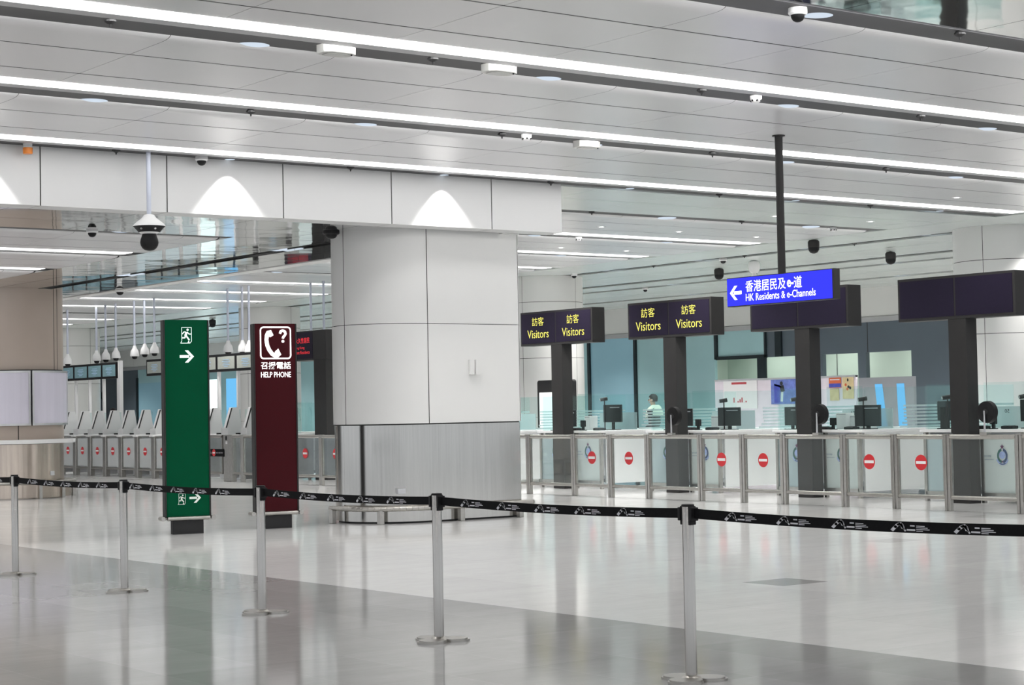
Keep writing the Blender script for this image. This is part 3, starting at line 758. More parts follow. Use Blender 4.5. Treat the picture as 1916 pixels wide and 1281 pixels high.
# ================================================================== MONOLITH SIGNS
TH = radians(-12)
def exit_man(mb, pl, cx, cy, s):
    """running person in a doorway, s = height of the frame"""
    q = lambda pts: [(cx+a*s, cy+b*s) for a, b in pts]
    wv = .035*s
    stroke2(mb, pl, q([(-.31, -.33), (-.31, .5), (.31, .5), (.31, -.38), (.22, -.5), (-.39, -.5), (-.31, -.36)]), wv)
    disc2(mb, pl, cx+.07*s, cy+.35*s, .075*s)
    stroke2(mb, pl, q([(.00, .20), (-.05, .05), (-.07, -.06)]), .15*s)
    stroke2(mb, pl, q([(-.06, .22), (-.17, .21), (-.28, .08)]), .065*s)
    stroke2(mb, pl, q([(.03, .21), (.16, .08), (.29, .08)]), .065*s)
    stroke2(mb, pl, q([(-.07, -.04), (-.12, -.16), (-.33, -.16)]), .085*s)
    stroke2(mb, pl, q([(-.04, -.02), (.08, -.18), (.17, -.31)]), .10*s)
    stroke2(mb, pl, q([(.15, -.36), (.09, -.46), (.20, -.47)]), .06*s)
def arrow(mb, pl, cx, cy, s, left=False):
    k = -1 if left else 1
    g = lambda pts: [(cx+k*a*s, cy+b*s) for a, b in (pts if not left else pts[::-1])]
    poly2(mb, pl, g([(-.5, -.1), (.16, -.1), (.16, .1), (-.5, .1)]))
    poly2(mb, pl, g([(-.14, .42), (.10, .42), (.5, 0), (.26, 0)]))
    poly2(mb, pl, g([(.26, 0), (.5, 0), (.10, -.42), (-.14, -.42)]))
def monolith(loc, face, label, cat, top):
    o = empty('sign_totem', label, cat, loc, TH)
    W, D = .275, .075
    MB().box(-W-.022, -W, -D, D, .215, top).build('edge_frame', M_dark, o, bevel=.01)
    MB().box(W, W+.022, -D, D, .215, top).build('edge_frame', M_dark, o, bevel=.01)
    f = MB(); n = 14      # gently bowed front face
    for sgn in (-1, 1):
        pts = [(-W+2*W*k/n, sgn*(D-.012+.022*(1-(2*k/n-1)**2))) for k in range(n+1)]
        for a, b in zip(pts, pts[1:]):
            q = [(*a, .215), (*b, .215), (*b, top), (*a, top)]
            f.quad(q if sgn < 0 else q[::-1])
    f.box(-W, W, -D+.012, D-.012, top-.004, top-.002)
    fo = f.build('face_panel', face, o)
    MB().box(-.20, .20, -.055, .055, .0, .20).build('foot', M_black, o, bevel=.004)
    MB().box(-.17, .17, -.06, .06, .0, .014).build('foot_plate', M_black, o)
    for s in (-1, 1):
        MB().tube((-W+.002, s*(D+.012), .20), (W-.002, s*(D+.012), .20), .026, n=16).build('bumper_bar', M_steelh, o, smooth=True)
        MB().tube((s*(W+.022), -D*.6, .20), (s*(W+.022), D*.6, .20), .001, n=6).build('end_stub', M_black, o)
    for s in (-1, 1):
        MB().tube((s*(W+.05), -D-.01, .20), (s*(W+.05), D+.01, .20), .028, n=16).build('end_bumper', M_steelh, o, smooth=True)
        MB().box(min(s*(W+.005), s*(W+.05)), max(s*(W+.005), s*(W+.05)), -.02, .02, .185, .215).build('bumper_arm', M_black, o)
    return o, fo, facing_ny(0, -D-.0115, 0)
g, gf, pl = monolith((10.83, 21.50, 0), M_green, 'tall green exit sign totem with running man and arrow', 'sign', 2.715)
mb = MB(); exit_man(mb, pl, .0, 2.52, .20); arrow(mb, pl, .0, 2.25, .185)
mb.build('exit_graphic', M_signg, g)
mb = MB(); exit_man(mb, pl, -.085, .445, .135); arrow(mb, pl, .085, .455, .15)
mb.build('low_exit_graphic', M_signgd, g)
h, hf, pl = monolith((12.13, 21.52, 0), M_maroon, 'tall maroon help phone sign totem with lit white handset', 'sign', 2.685)
mb = MB()
# rounded frame
a = .205; r = .04; cyy = 2.432
pts = []
for cx_, cy_, t0 in ((a-r, a-r, 0), (-(a-r), a-r, 90), (-(a-r), -(a-r), 180), (a-r, -(a-r), 270)):
    pts += [(cx_+r*cos(radians(t0+d)), cyy+cy_+r*sin(radians(t0+d))) for d in (0, 22, 45, 67, 90)]
pts.append(pts[0]); pts.append(pts[1])
stroke2(mb, pl, pts, .018)
# handset
hs = [(-.095, .145), (-.118, .10), (-.125, .04), (-.115, -.03), (-.09, -.09), (-.05, -.145), (.0, -.175)]
stroke2(mb, pl, [(x, cyy+y) for x, y in hs], .052)
poly2(mb, pl, [(-.12, cyy+.155), (-.06, cyy+.168), (-.028, cyy+.10), (-.07, cyy+.075), (-.125, cyy+.09)][::-1])
poly2(mb, pl, [(-.01, cyy-.115), (.035, cyy-.075), (.075, cyy-.155), (.02, cyy-.20), (-.03, cyy-.18)][::-1])
# question mark
stroke2(mb, pl, [(.062, cyy+.12), (.07, cyy+.15), (.10, cyy+.162), (.13, cyy+.148), (.138, cyy+.12), (.125, cyy+.095), (.105, cyy+.075), (.10, cyy+.055)], .032)
disc2(mb, pl, .10, cyy+.02, .019)
put_text(mb, pl, '召援電話', 0, 2.135, .41, .095, .008)
put_text(mb, pl, 'HELP PHONE', 0, 2.015, .41, .072, .012)
mb.build('help_phone_graphic', M_signw, h)

# ================================================================== HANGING BLUE SIGN
bs = empty('hanging_sign', 'blue lit residents sign hanging from the ceiling on a dark pole', 'sign', (15.36, 15.34, 0))
MB().tube((0, 0, 3.0), (0, 0, ZC+.01), .046, n=20).build('pole', M_dark, bs, smooth=True)
MB().tube((0, 0, ZC-.012), (0, 0, ZC), .075, n=20).build('ceiling_plate', M_dark, bs)
MB().box(-.045, .055, -.855, .875, 2.665, 3.01).build('case', M_dark, bs, bevel=.004)
fb = MB().box(-.052, -.045, -.83, .868, 2.675, 3.0).build('lit_face', M_blue, bs)
pl = facing_nx(-.052, .019, 2.838); mb = MB()
arrow(mb, pl, -.70, -.01, .20, True)
put_text(mb, pl, '香港居民及', -.20, .055, .66, .135, .006); put_text(mb, pl, 'e-', .205, .045, .105, .085, .02); put_text(mb, pl, '道', .325, .055, .125, .135, .006)
put_text(mb, pl, 'HK Residents & e-Channels', .035, -.075, 1.13, .085, .005)
mb.build('lettering', M_signw, bs)

# ================================================================== BOOTHS AND DISPLAYS
def display(yc, label, kind, ycs=None):
    ycs = yc if ycs is None else ycs
    o = empty('display_sign', label, 'display sign', (21.66, yc, 0), 0, 'dark display signs over the counters')
    MB().box(-.14, .10, -.165, .165, 0, 2.72).build('post', M_dark, o, bevel=.005)
    d = ycs-yc
    MB().box(-.15, .15, d-1.09, d+1.09, 2.70, 3.345).build('housing', M_dark, o, bevel=.008)
    for s in (-1, 1):
        sc = MB().box(-.156, -.148, d+s*.532-.515, d+s*.532+.515, 2.745, 3.305).build('screen', M_screen, o)
        if kind == 'visitors':
            pl = facing_nx(-.156, d+s*.532, 3.02); mb = MB()
            put_text(mb, pl, '訪客', 0, .135, .36, .165, 0); put_text(mb, pl, 'Visitors', 0, -.10, .66, .155, 0)
            mb.build('lettering', M_yel, sc)
    return o
display(27.46, 'dark twin display reading Visitors in yellow, nearest the big column', 'visitors')
display(24.27, 'dark twin display reading Visitors in yellow, second from the big column', 'visitors')
display(21.08, 'dark blank twin display behind the blue hanging sign', 'blank', 21.15)
display(17.93, 'dark blank twin display in front of the pale column at right', 'blank', 17.95)
rd = empty('display_sign', 'dark display with red lettering between the maroon sign and big column', 'display sign', (21.66, 36.1, 0), 0, 'dark display signs over the counters')
MB().box(-.14, .10, -.26, .26, 0, 2.72).build('post', M_dark, rd, bevel=.005)
MB().box(-.15, .40, -.30, 1.5, 2.70, 3.37).build('housing', M_dark, rd, bevel=.008)
sc = MB().box(-.156, -.148, .28, 1.46, 2.74, 3.34).build('screen', M_screen, rd)
pl = facing_nx(-.156, .86, 3.04); mb = MB()
put_text(mb, pl, '香港永久性居民', 0, .115, .92, .13, .006); put_text(mb, pl, 'Hong Kong', 0, -.055, .46, .075, .004); put_text(mb, pl, 'Permanent Residents', 0, -.155, .92, .075, .004)
mb.build('lettering', M_red, sc)

def emblem(mb, pl, s):
    """crest: star on top, oval laurel ring, banner below; materials 0 navy 1 green 2 pale 3 wine"""
    ring2(mb, pl, 0, 0, .29*s, .45*s, 1.15, mi=1, a0=radians(100), a1=radians(260), seg=16, n=.004)
    ring2(mb, pl, 0, 0, .29*s, .45*s, 1.15, mi=0, a0=radians(-80), a1=radians(80), seg=16, n=.004)
    ring2(mb, pl, 0, 0, .30*s, .40*s, 1.15, mi=3, a0=radians(260), a1=radians(280), seg=4, n=.004)
    disc2(mb, pl, 0, .05*s, .27*s, .26*s, mi=2, n=.004)
    for i in range(5):
        t = radians(90+72*i); c = (0, .62*s)
        poly2(mb, pl, [(c[0]+.20*s*cos(t), c[1]+.20*s*sin(t)), (c[0]+.09*s*cos(t+.63), c[1]+.09*s*sin(t+.63)), c, (c[0]+.09*s*cos(t-.63), c[1]+.09*s*sin(t-.63))], mi=3, n=.005)
    ring2(mb, pl, 0, 0, .46*s, .58*s, 1.12, mi=2, a0=radians(205), a1=radians(335), seg=14, n=.004)
    ring2(mb, pl, 0, 0, .49*s, .55*s, 1.12, mi=0, a0=radians(240), a1=radians(300), seg=8, n=.005)
ME = [M_emblem, M_emblemg, M_emblemp, M_emblemr]

def booth(yc, label, num=None):
    o = empty('counter_booth', label, 'counter booth', (21.79, yc, 0), 0, 'white inspection counter booths')
    MB().box(.12, 2.75, -.93, -.89, .10, 1.03).build('side_panel', M_white, o)
    MB().box(.12, 2.75, .89, .93, .10, 1.03).build('side_panel', M_white, o)
    MB().box(2.70, 2.75, -.89, .89, .10, 1.03).build('back_panel', M_white, o)
    MB().box(.45, 2.70, -.89, .89, .10, .16).build('raised_floor', M_greyp, o)
    MB().box(.0, .95, -1.0, 1.0, 1.03, 1.075).box(.95, 2.8, -1.0, -.55, 1.03, 1.075).box(.95, 2.8, .55, 1.0, 1.03, 1.075).build('countertop', M_white, o, bevel=.008)
    for s in (-1, 1):
        a, b = (-.90, -.175) if s < 0 else (.175, .90)
        fp = MB().box(.02, .04, a, b, .14, 1.0).build('front_glass', M_glassb if s > 0 else M_glassw, o)
        c = -.53 if s < 0 else .45
        pl = facing_nx(.018, c, .69); mb = MB(); emblem(mb, pl, .21); mb.build('emblem', ME, fp)
        tx = MB(); u = -.09
        if s < 0:
            put_text(tx, facing_nx(.018, c+.30, .69), '香港特別行政區', 0, -.005, .20, .028, 0, .004); put_text(tx, facing_nx(.018, c+.33, .69), 'IMMIGRATION DEPARTMENT', 0, -.055, .36, .016, 0, .004)
        else:
            put_text(tx, facing_nx(.018, c-.30, .69), '香港特別行政區', 0, -.005, .20, .028, 0, .004); put_text(tx, facing_nx(.018, c-.33, .69), 'IMMIGRATION DEPARTMENT', 0, -.055, .30, .016, 0, .004)
        tx.build('lettering', M_emblem, fp)
        for yy in (a, b):
            MB().box(.0, .06, yy-.025, yy+.025, 0, 1.03).build('front_upright', M_steelh, o)
        MB().box(.0, .06, a, b, .10, .15).build('front_rail', M_steelh, o)
        # glass screen over the counter
        MB().box(.10, .112, a-.02, b+.02, 1.075, 1.76).build('screen_glass', M_screen_g, o)
        sg = MB().box(.11, 2.2, s*.96-.006, s*.96+.006, 1.075, 1.74).build('side_glass', M_screen_g, o)
        fb = MB()
        for k in range(7): fb.box(.9+.06*k if k < 3 else 1.0, 2.2, s*.968-.003, s*.968+.003, 1.09+.055*k, 1.122+.055*k)
        fb.build('frosted_band', M_frost, sg)
    # low dividing glass with the counter's mark
    dg = MB().box(1.2, 1.212, -.55, .55, 1.075, 1.40).build('divider_glass', M_frost, o)
    if num:
        tx = MB(); pl = facing_nx(1.199, .30, 1.33); fl_ = lambda u, v, n=0: pl(-u, v, n); put_text(tx, fl_, num, 0, 0, .085, .055, 0, .002); tx.build('lettering', M_dark2, dg)
    return o
blabs = [(36.95, 'white booth with glass front under the red-lettered display'), (33.8, 'white booth hidden mostly behind the big column, farther one'), (30.62, 'white booth hidden mostly behind the big column, nearer one'), (27.46, 'white glass-fronted booth under the first yellow Visitors display'), (24.27, 'white glass-fronted booth under the second yellow Visitors display'), (21.08, 'white glass-fronted booth below the blue hanging sign'), (17.93, 'white glass-fronted booth under the display at right edge'), (14.75, 'white booth at the extreme right edge, partly out of frame')]
for (yc, l), nm in zip(blabs, (None, None, None, '53', '52', '51', '50', None)): booth(yc, l, nm)

# ================================================================== GATE LINE
XG = 19.95
def gate_post(y, lab, wide=.10):
    o = empty('gate_post', lab, 'gate post', (XG, y, 0), 0, 'stainless gate posts')
    MB().box(-.035, .035, -wide/2, -.004, 0, 1.035).build('upright', M_steelh, o, bevel=.006)
    MB().box(-.035, .035, .004, wide/2, 0, 1.035).build('upright', M_steelh, o, bevel=.006)
    MB().box(-.012, .012, -.005, .005, .02, 1.03).build('slot', M_black, o)
    MB().box(-.045, .045, -wide/2-.005, wide/2+.005, 1.035, 1.05).build('cap', M_steelh, o)
    return o
def gate(y0, y1, noentry, lab, cat='gate'):
    """y0 > y1"""
    o = empty('glass_gate' if noentry else 'glass_barrier', lab, cat, (XG, (y0+y1)/2, 0), 0, 'glass gates with no-entry discs' if noentry else 'plain glass barriers')
    h = (y0-y1)/2-.055
    MB().tube((0, -h, 1.01), (0, h, 1.01), .034, n=16).build('top_rail', M_steelh, o, smooth=True)
    MB().tube((0, -h, .185), (0, h, .185), .028, n=14).build('bottom_rail', M_steelh, o, smooth=True)
    gp = MB().box(-.005, .005, -h+.02, h-.02, .21, .985).build('glass_pane', M_glass, o)
    for s in (-1, 1): MB().box(-.016, .016, s*h-.022, s*h+.022, .17, 1.0).build('side_frame', M_steelh, o)
    if noentry:
        pl = facing_nx(-.006, 0, .655); mb = MB(); disc2(mb, pl, 0, 0, .108, n=.003)
        d = mb.build('no_entry_disc', M_red_s, gp)
        mb = MB(); rect2(mb, pl, -.088, .088, -.020, .020, n=.006); mb.build('no_entry_bar', M_white_s, d)
    return o
GP = [(26.45, None), (26.17, None)]
posts = [28.2, 27.25, 26.17, 25.02, 24.04, 23.08, 21.81, 20.85, 19.97, 18.75, 17.78, 16.84, 15.63, 14.7]
posts = [28.19, 26.30, 25.02, 24.04, 23.08, 21.81, 20.85, 19.97, 18.75, 17.78, 16.84, 15.63, 14.65]
for i, y in enumerate(posts): gate_post(y, 'stainless gate post right of the big column, %s from the column' % ORD[i])
kinds = [1, 0, 1, 1, 0, 1, 1, 0, 1, 1, 0, 1]
ne = pl_ = 0
for i, kd in enumerate(kinds):
    if kd: l = 'glass gate with red no-entry disc, %s to the right of the big column' % ORD[ne]; ne += 1
    else: l = 'plain glass barrier bay in front of a dark post, %s from the column' % ORD[pl_]; pl_ += 1
    gate(posts[i], posts[i+1], kd, l)
# seen between maroon sign and column
for i, y in enumerate((34.75, 33.45, 32.3)): gate_post(y, 'stainless gate post %s the big column' % ('beside the maroon sign, left of', 'in the gap between maroon sign and', 'hidden just left of')[i], .11)
gate(34.75, 33.45, 1, 'glass gate with red no-entry disc beside the maroon sign'); gate(33.45, 32.3, 1, 'glass gate with red no-entry disc touching the edge of the big column')
# belt pillar between the two totems
pv = empty('gate_pillar', 'wide stainless pillar with black reader between the two totem signs', 'pillar', (20.0, 37.55, 0))
MB().box(-.06, .06, -.20, .20, 0, 1.05).build('body', M_steelh, pv, bevel=.008)
MB().box(-.065, -.058, .02, .09, .93, 1.02).build('reader', M_dark2, pv); MB().box(-.064, -.058, .0, .08, .84, .90).build('notice', M_whitep, pv)
bb = empty('belt_sign', 'black belt sign with red no-entry disc between the two totem signs', 'sign', (19.93, 38.17, .64))
MB().box(-.006, .006, -.47, .47, -.085, .085).build('panel', M_belt, bb)
pl = facing_nx(-.006, 0, 0); mb = MB(); disc2(mb, pl, .0, 0, .082); d = mb.build('no_entry_disc', M_red_s, bb)
mb = MB(); rect2(mb, pl, -.06, .06, -.017, .017, .006); mb.build('no_entry_bar', M_white_s, d)
mb = MB(); put_text(mb, pl, '不准進入', -.24, 0, .26, .055); put_text(mb, pl, 'NO ENTRY', .27, 0, .34, .03); mb.build('lettering', M_print, bb)
for i, (a, b) in enumerate(((38.65, 37.75), (37.35, 36.85), (36.85, 35.3))):
    gate(a, b, 0, 'plain glass barrier between the totem signs, %s from the green one' % ORD[i])
for i, y in enumerate((38.65, 36.85, 35.3)): gate_post(y, 'stainless gate post between the totem signs, %s from the green one' % ORD[i], .12)

# ================================================================== E-CHANNEL GATES (far left)
EY = [47.9, 46.97, 46.04, 45.11, 44.18, 43.25, 42.32, 41.39, 40.46, 39.53]
MBX = MB()
M_flap = glass('gate_flap_glass', (.86, .88, .88), .45, spec=.2)
def egate(y, lab, front=True):
    o = empty('automatic_gate', lab, 'automatic gate', (20.0, y, 0), 0, 'automatic e-channel gates')
    if front: MB().box(-.05, .07, -.09, .09, 0, 1.0).build('post', M_steelh, o, bevel=.008)
    MB().box(.35, 1.9 if front else 1.65, -.10, .10, .03, .98).build('cabinet', M_alu, o, bevel=.01)
    MB().box(-.10 if front else .22, 2.0 if front else 1.7, -.09, .09, 1.0, 1.05).build('cabinet_top', M_white, o, bevel=.01)
    # slanted white reader hood
    pr = [(.40, 1.05), (.86, 1.05), (.76, 1.66), (.60, 1.66)]
    mb = MB(); n_ = len(pr)
    vs = [(x, -.07, z) for x, z in pr]+[(x, .07, z) for x, z in pr]
    mb.add(vs, [(0, 1, 2, 3), (7, 6, 5, 4)]+[(i, (i+1) % n_+0, (i+1) % n_+n_, i+n_) for i in range(n_)])
    mb.build('reader_hood', M_white, o, bevel=.008)
    mb = MB(); vs = [(.400, -.085, 1.05), (.375, -.085, 1.05), (.575, -.085, 1.66), (.600, -.085, 1.66)]; vs += [(a, -.065, c) for a, b, c in vs]
    mb.add(vs, [(0, 1, 2, 3), (7, 6, 5, 4), (0, 4, 5, 1), (1, 5, 6, 2), (2, 6, 7, 3), (3, 7, 4, 0)])
    mb.build('hood_edge', M_black, o)
    MB().box(.28, .30, -.42, -.12, 1.05, 1.20).build('screen', M_whitep, o)
    MB().box(.24, .34, -.04, .04, 1.05, 1.085).build('scanner', M_dark2, o)
    MB().box(.9, .912, -.82, -.12, 1.05, 1.62).build('swing_glass', M_screen_g, o)
    if not front: return o
    MB().tube((-.02, -.83, .20), (-.02, -.09, .20), .026, n=12).build('low_rail', M_steelh, o)
    MB().box(-.028, -.012, -.83, -.09, .985, 1.02).build('top_rail', M_steelh, o)
    gp = MB().box(-.006, .004, -.82, -.11, .24, .96).build('glass_flap', M_flap, o)
    pl = facing_nx(-.008, -.43, .64); mb = MB(); disc2(mb, pl, 0, 0, .10); d = mb.build('no_entry_disc', M_red_s, gp)
    mb = MB(); rect2(mb, pl, -.085, .085, -.018, .018, .006); mb.build('no_entry_bar', M_white_s, d)
    return o
eg0 = egate(EY[0], 'white-topped steel automatic gate with no-entry disc, first from far left')
for i, y in enumerate(EY[1:]): copy_tree(eg0, (20.0, y, 0), label='white-topped steel automatic gate with no-entry disc, %s from far left' % ORD[i+1])
for i, y in enumerate((38.6, 37.67, 36.74)): egate(y, 'white reader hood on steel gate cabinet between the totem signs, %s from the green one' % ORD[i], False)
# overhead screens
def gantry(y0, y1, n, z0, z1, m, lab, x=21.0):
    o = empty('screen_gantry', lab, 'screen gantry', (x, (y0+y1)/2, 0), 0, 'overhead screen gantries')
    h = (y0-y1)/2
    MB().box(-.06, .06, -h, h, z0, z1).build('frame', M_dark2, o, bevel=.006)
    wd = 2*h/n
    for k in range(n):
        c = h-wd*(k+.5)
        sc = MB().box(-.066, -.058, c-wd/2+.06, c+wd/2-.06, z0+.06, z1-.06).build('screen', m, o)
        mb = MB(); pl = facing_nx(-.067, c, (z0+z1)/2)
        for v, a in ((.07, .16), (.03, .2), (-.01, .12), (-.05, .18), (-.09, .1)): rect2(mb, pl, -a, a, v-.008, v+.008, .002)
        mb.build('screen_text', M_lcdtext, sc)
        MB().box(-.035, .035, c-.035-wd/2, c+.035-wd/2, 1.05 if n > 1 else 0, z0).build('white_post', M_white, o)
    return o
gantry(49.2, 45.55, 4, 2.52, 2.945, M_monteal, 'overhead row of teal screens beside the taupe column')
MB_ = MB().box(20.95, 21.05, 45.38, 45.48, 0, 2.98).build('gate_column', M_white); tag(MB_, 'white slab post ending the left row of overhead screens', 'post')
gantry(43.75, 38.0, 6, 2.53, 2.945, M_monpale, 'overhead row of grey screens behind the green sign')
gantry(37.75, 36.45, 1, 2.40, 2.62, M_monpale, 'small overhead screen under the red-lettered display')

def ptz(x, y, z, lab, bright=M_whitep):
    o = empty('pole_camera', lab, 'security camera', (x, y, z), 0, 'white pole cameras over the gates')
    MB().tube((0, 0, .14), (0, 0, ZC-z+.02), .03, n=12).build('pole', M_hang, o, smooth=True)
    MB().lathe([(.115, -.12), (.125, -.10), (.105, .03), (.06, .10), (.038, .17)], n=20).build('shroud', bright, o, smooth=True)
    MB().lathe([(.02, -.195), (.06, -.18), (.08, -.12)], n=20).build('dome', M_dark2, o, smooth=True)
    return o
pz = [(50.7, 3.17), (48.7, 3.20), (48.09, 3.21), (47.43, 3.23), (46.25, 3.24), (45.63, 3.27), (45.04, 3.28), (40.94, 3.16), (40.2, 3.14), (39.86, 3.12)]
plabs = ['half hidden by the taupe column', 'left of the close pair', 'right of the close pair', 'just right of the close pair', 'fifth from the left', 'left of the green sign, bright one', 'touching the green sign at left', 'right of the green sign', 'bright, beside the maroon sign', 'tucked against the maroon sign']
for (y, z), l in zip(pz, plabs): ptz(21.8, y, z, 'white pole camera '+l)
ptz(22.7, 38.45, 3.2, 'white pole camera hidden behind the red-lettered display, only its pole showing, left')
ptz(22.7, 37.85, 3.2, 'white pole camera hidden behind the red-lettered display, only its pole showing, right')

# ================================================================== FURNITURE BEHIND THE COUNTERS
pt = empty('partition', 'white partition panel with posters behind the middle counters', 'partition', (27.0, 27.03, 0))
MB().box(0, .06, -2.0, 2.0, 0, 2.03).build('board', M_paperw, pt)
MB().box(-.01, .07, -2.0, 2.0, 2.0, 2.04).build('top_edge', M_alu, pt)
gp_ = empty('partition', 'grey partition panel with glowing blue reflections right of the poster board', 'partition', (27.05, 24.2, 0))
MB().box(0, .06, -.6, .8, 0, 1.98).build('board', M_greyp, gp_)
for c, dx in ((.28, .05), (-.27, .02)):
    mb = MB(); pl = facing_nx(0, c, 1.35); poly2(mb, pl, [(-.10+dx*2, -.5), (.12+dx*2, -.5), (.09, .5), (-.10, .5)], .004); mb.build('blue_reflection_panel', M_bluew, gp_)  # light-blue reflection put in as evenly glowing panels
def poster(y0, y1, z0, z1, m, lab, fn=None):
    o = empty('poster', lab, 'poster', (26.985, (y0+y1)/2, (z0+z1)/2), 0, 'posters on the partition')
    h = (y0-y1)/2; v = (z1-z0)/2
    MB().box(-.004, .004, -h, h, -v, v).build('sheet', m, o)
    if fn:
        mb, ms = MB(), []; pl = facing_nx(-.004, 0, 0); ms = fn(mb, pl, h, v); mb.build('print', ms, o)
def p_blue(mb, pl, h, v):
    rect2(mb, pl, -h*.75, -h*.3, -v*.9, v*.6, mi=0); 
    stroke2(mb, pl, [(-h*.2, v*.5), (-h*.1, 0)], h*.3, mi=1); stroke2(mb, pl, [(-h*.15, 0), (-h*.2, -v*.8)], h*.18, mi=2); disc2(mb, pl, -h*.2, v*.68, h*.11, mi=1); stroke2(mb, pl, [(-h*.2, v*.4), (-h*.75, v*.6)], h*.1, mi=1)
    return [M_blue_p, M_jacket, M_whitep]
M_blue_p = mat('deep_blue_print', (.05, .07, .42), .5, noise=.2, nscale=12)
M_redp = mat('red_print', (.45, .05, .06), .5, noise=.1)
poster(27.34, 26.58, 1.50, 2.0, M_paperb, 'blue poster with a standing figure on the white partition', p_blue)
def p_pale(mb, pl, h, v):
    ring2(mb, pl, 0, v*.1, h*.2, h*.4, n=.003, mi=0); disc2(mb, pl, 0, v*.1, h*.1, n=.004, mi=0); rect2(mb, pl, -h*.5, h*.5, v*.42, v*.5, mi=0); rect2(mb, pl, -h*.6, h*.6, -v*.7, -v*.4, mi=1); return [M_redp, M_paperw]
poster(26.5, 25.95, 1.52, 2.0, M_paperl, 'pale blue poster with a red ring beside the dark post', p_pale)
def p_or(mb, pl, h, v):
    rect2(mb, pl, -h, h, -v*.9, -v*.15, mi=0); rect2(mb, pl, -h*.8, h*.8, v*.5, v*.7, mi=1); return [M_blue_p, M_paperw]
poster(25.72, 25.40, 1.80, 2.0, M_papero, 'orange and blue notice on the white partition', p_or)
poster(25.70, 25.46, 1.55, 1.78, M_papero if False else M_papery, 'small tan sheet below the orange notice')
def p_tan(mb, pl, h, v):
    for a, b, k in ((-.4, .3, 0), (.1, .1, 1), (-.1, -.1, 0), (.4, .0, 1)): disc2(mb, pl, h*a, v*b, h*.2, mi=k)
    disc2(mb, pl, 0, v*.75, h*.14, h*.22, mi=1); return [M_papero, M_jacket]
poster(25.36, 25.07, 1.58, 2.0, M_papery, 'tan illustrated poster at the right end of the white partition', p_tan)
def p_wh(mb, pl, h, v):
    rect2(mb, pl, -h*.5, h*.4, v*.75, v*.9, mi=0)
    for k in range(7): rect2(mb, pl, -h*.4+k*h*.12, -h*.33+k*h*.12, -v*.55, -v*(.2+.12*((k*3) % 4)), mi=0)
    return [M_redp]
poster(28.75, 27.75, 1.42, 2.0, M_white, 'large white poster with small red print on the partition', p_wh)

kk = empty('lit_kiosk', 'lit white advertising kiosk with black rounded frame by the grey column', 'kiosk', (26.2, 33.45, 0))
rp_ = [(-.66, 0), (.66, 0)]+[(.60+.06*cos(radians(a)), 2.09+.06*sin(radians(a))) for a in (0, 30, 60, 90)]+[(-.60+.06*cos(radians(a)), 2.09+.06*sin(radians(a))) for a in (90, 120, 150, 180)]
n_ = len(rp_); mb = MB(); mb.add([(-.05, -u, v) for u, v in rp_]+[(.05, -u, v) for u, v in rp_], [tuple(range(n_)), tuple(reversed(range(n_, 2*n_)))]+[(i, (i+1) % n_, (i+1) % n_+n_, i+n_) for i in range(n_)])
mb.build('frame', M_black, kk)
MB().box(-.058, -.049, -.58, .58, .5, 1.87).build('screen', M_kiosk, kk)

# counter equipment
def webcam(x, y, top, lab):
    o = empty('webcam', lab, 'camera', (x, y, 1.075), 0, 'small cameras on stands at the counters')
    t = top-1.075
    MB().tube((0, 0, .012), (0, 0, t-.03), .011, n=10).build('stand', M_dark, o)
    MB().lathe([(.07, 0), (.07, .01), (.02, .014)], n=18).build('base', M_dark2, o)
    MB().tube((-.06, .05, t-.01), (.05, -.03, t+.01), .032, .036, 14).build('camera_head', M_dark, o, smooth=True)
    MB().tube((-.068, .056, t-.012), (-.058, .048, t-.009), .022, n=12).build('lens', M_alu, o)
wl = ['beside the first yellow display post, left', 'right of the first yellow display post', 'left of the second yellow display post', 'in front of the poster board, left end', 'in front of the poster board, centre', 'right of the third dark post', 'left of the dark post at right', 'at the right edge of the picture']
for (y, z), l in zip(((28.45, 1.65), (27.02, 1.655), (25.2, 1.61), (23.76, 1.58), (22.02, 1.575), (20.52, 1.555), (18.80, 1.555), (17.36, 1.545)), wl): webcam(22.3, y, z, 'black webcam on a thin stand '+l)
webcam(22.3, 37.35, 1.72, 'black webcam on a thin stand below the red-lettered display')
def monitor(x, y, z0, z1, wd, rot, lab, lean=0.):
    o = empty('monitor', lab, 'monitor', (x, y, 1.075), rot, 'black monitors on the counters')
    a, b = z0-1.075, z1-1.075
    MB().box(-.03, .01, -wd/2, wd/2, a, b).build('shell', M_mon, o, bevel=.006)
    MB().box(-.012, .012, -.035, .035, .01, a+.06).build('neck', M_mon, o)
    MB().box(-.09, .09, -.12, .12, 0, .012).build('foot', M_mon, o)
    MB().box(-.033, -.029, -wd/2+.04, wd/2-.2, b-.06, b-.045).build('label_strip', M_alu, o)
monitor(22.45, 26.95, 1.22, 1.55, .52, 0, 'black monitor right of the first yellow display post')
monitor(22.3, 23.62, 1.14, 1.46, .50, .1, 'black monitor in front of the poster board, left')
monitor(22.4, 22.20, 1.14, 1.45, .40, -.2, 'black monitor in front of the poster board, right')
monitor(22.3, 20.42, 1.12, 1.46, .50, .1, 'black monitor below the blue reflections, right of the third post')
monitor(22.4, 18.90, 1.20, 1.50, .30, .9, 'black monitor turned sideways left of the right post')
monitor(22.3, 17.2, 1.18, 1.50, .45, 0, 'black monitor at the right edge beyond the last fan')
monitor(22.5, 28.35, 1.14, 1.46, .30, .6, 'black monitor half hidden by the first display post')
monitor(22.5, 25.0, 1.14, 1.45, .30, .6, 'black monitor behind the fan at the second post')
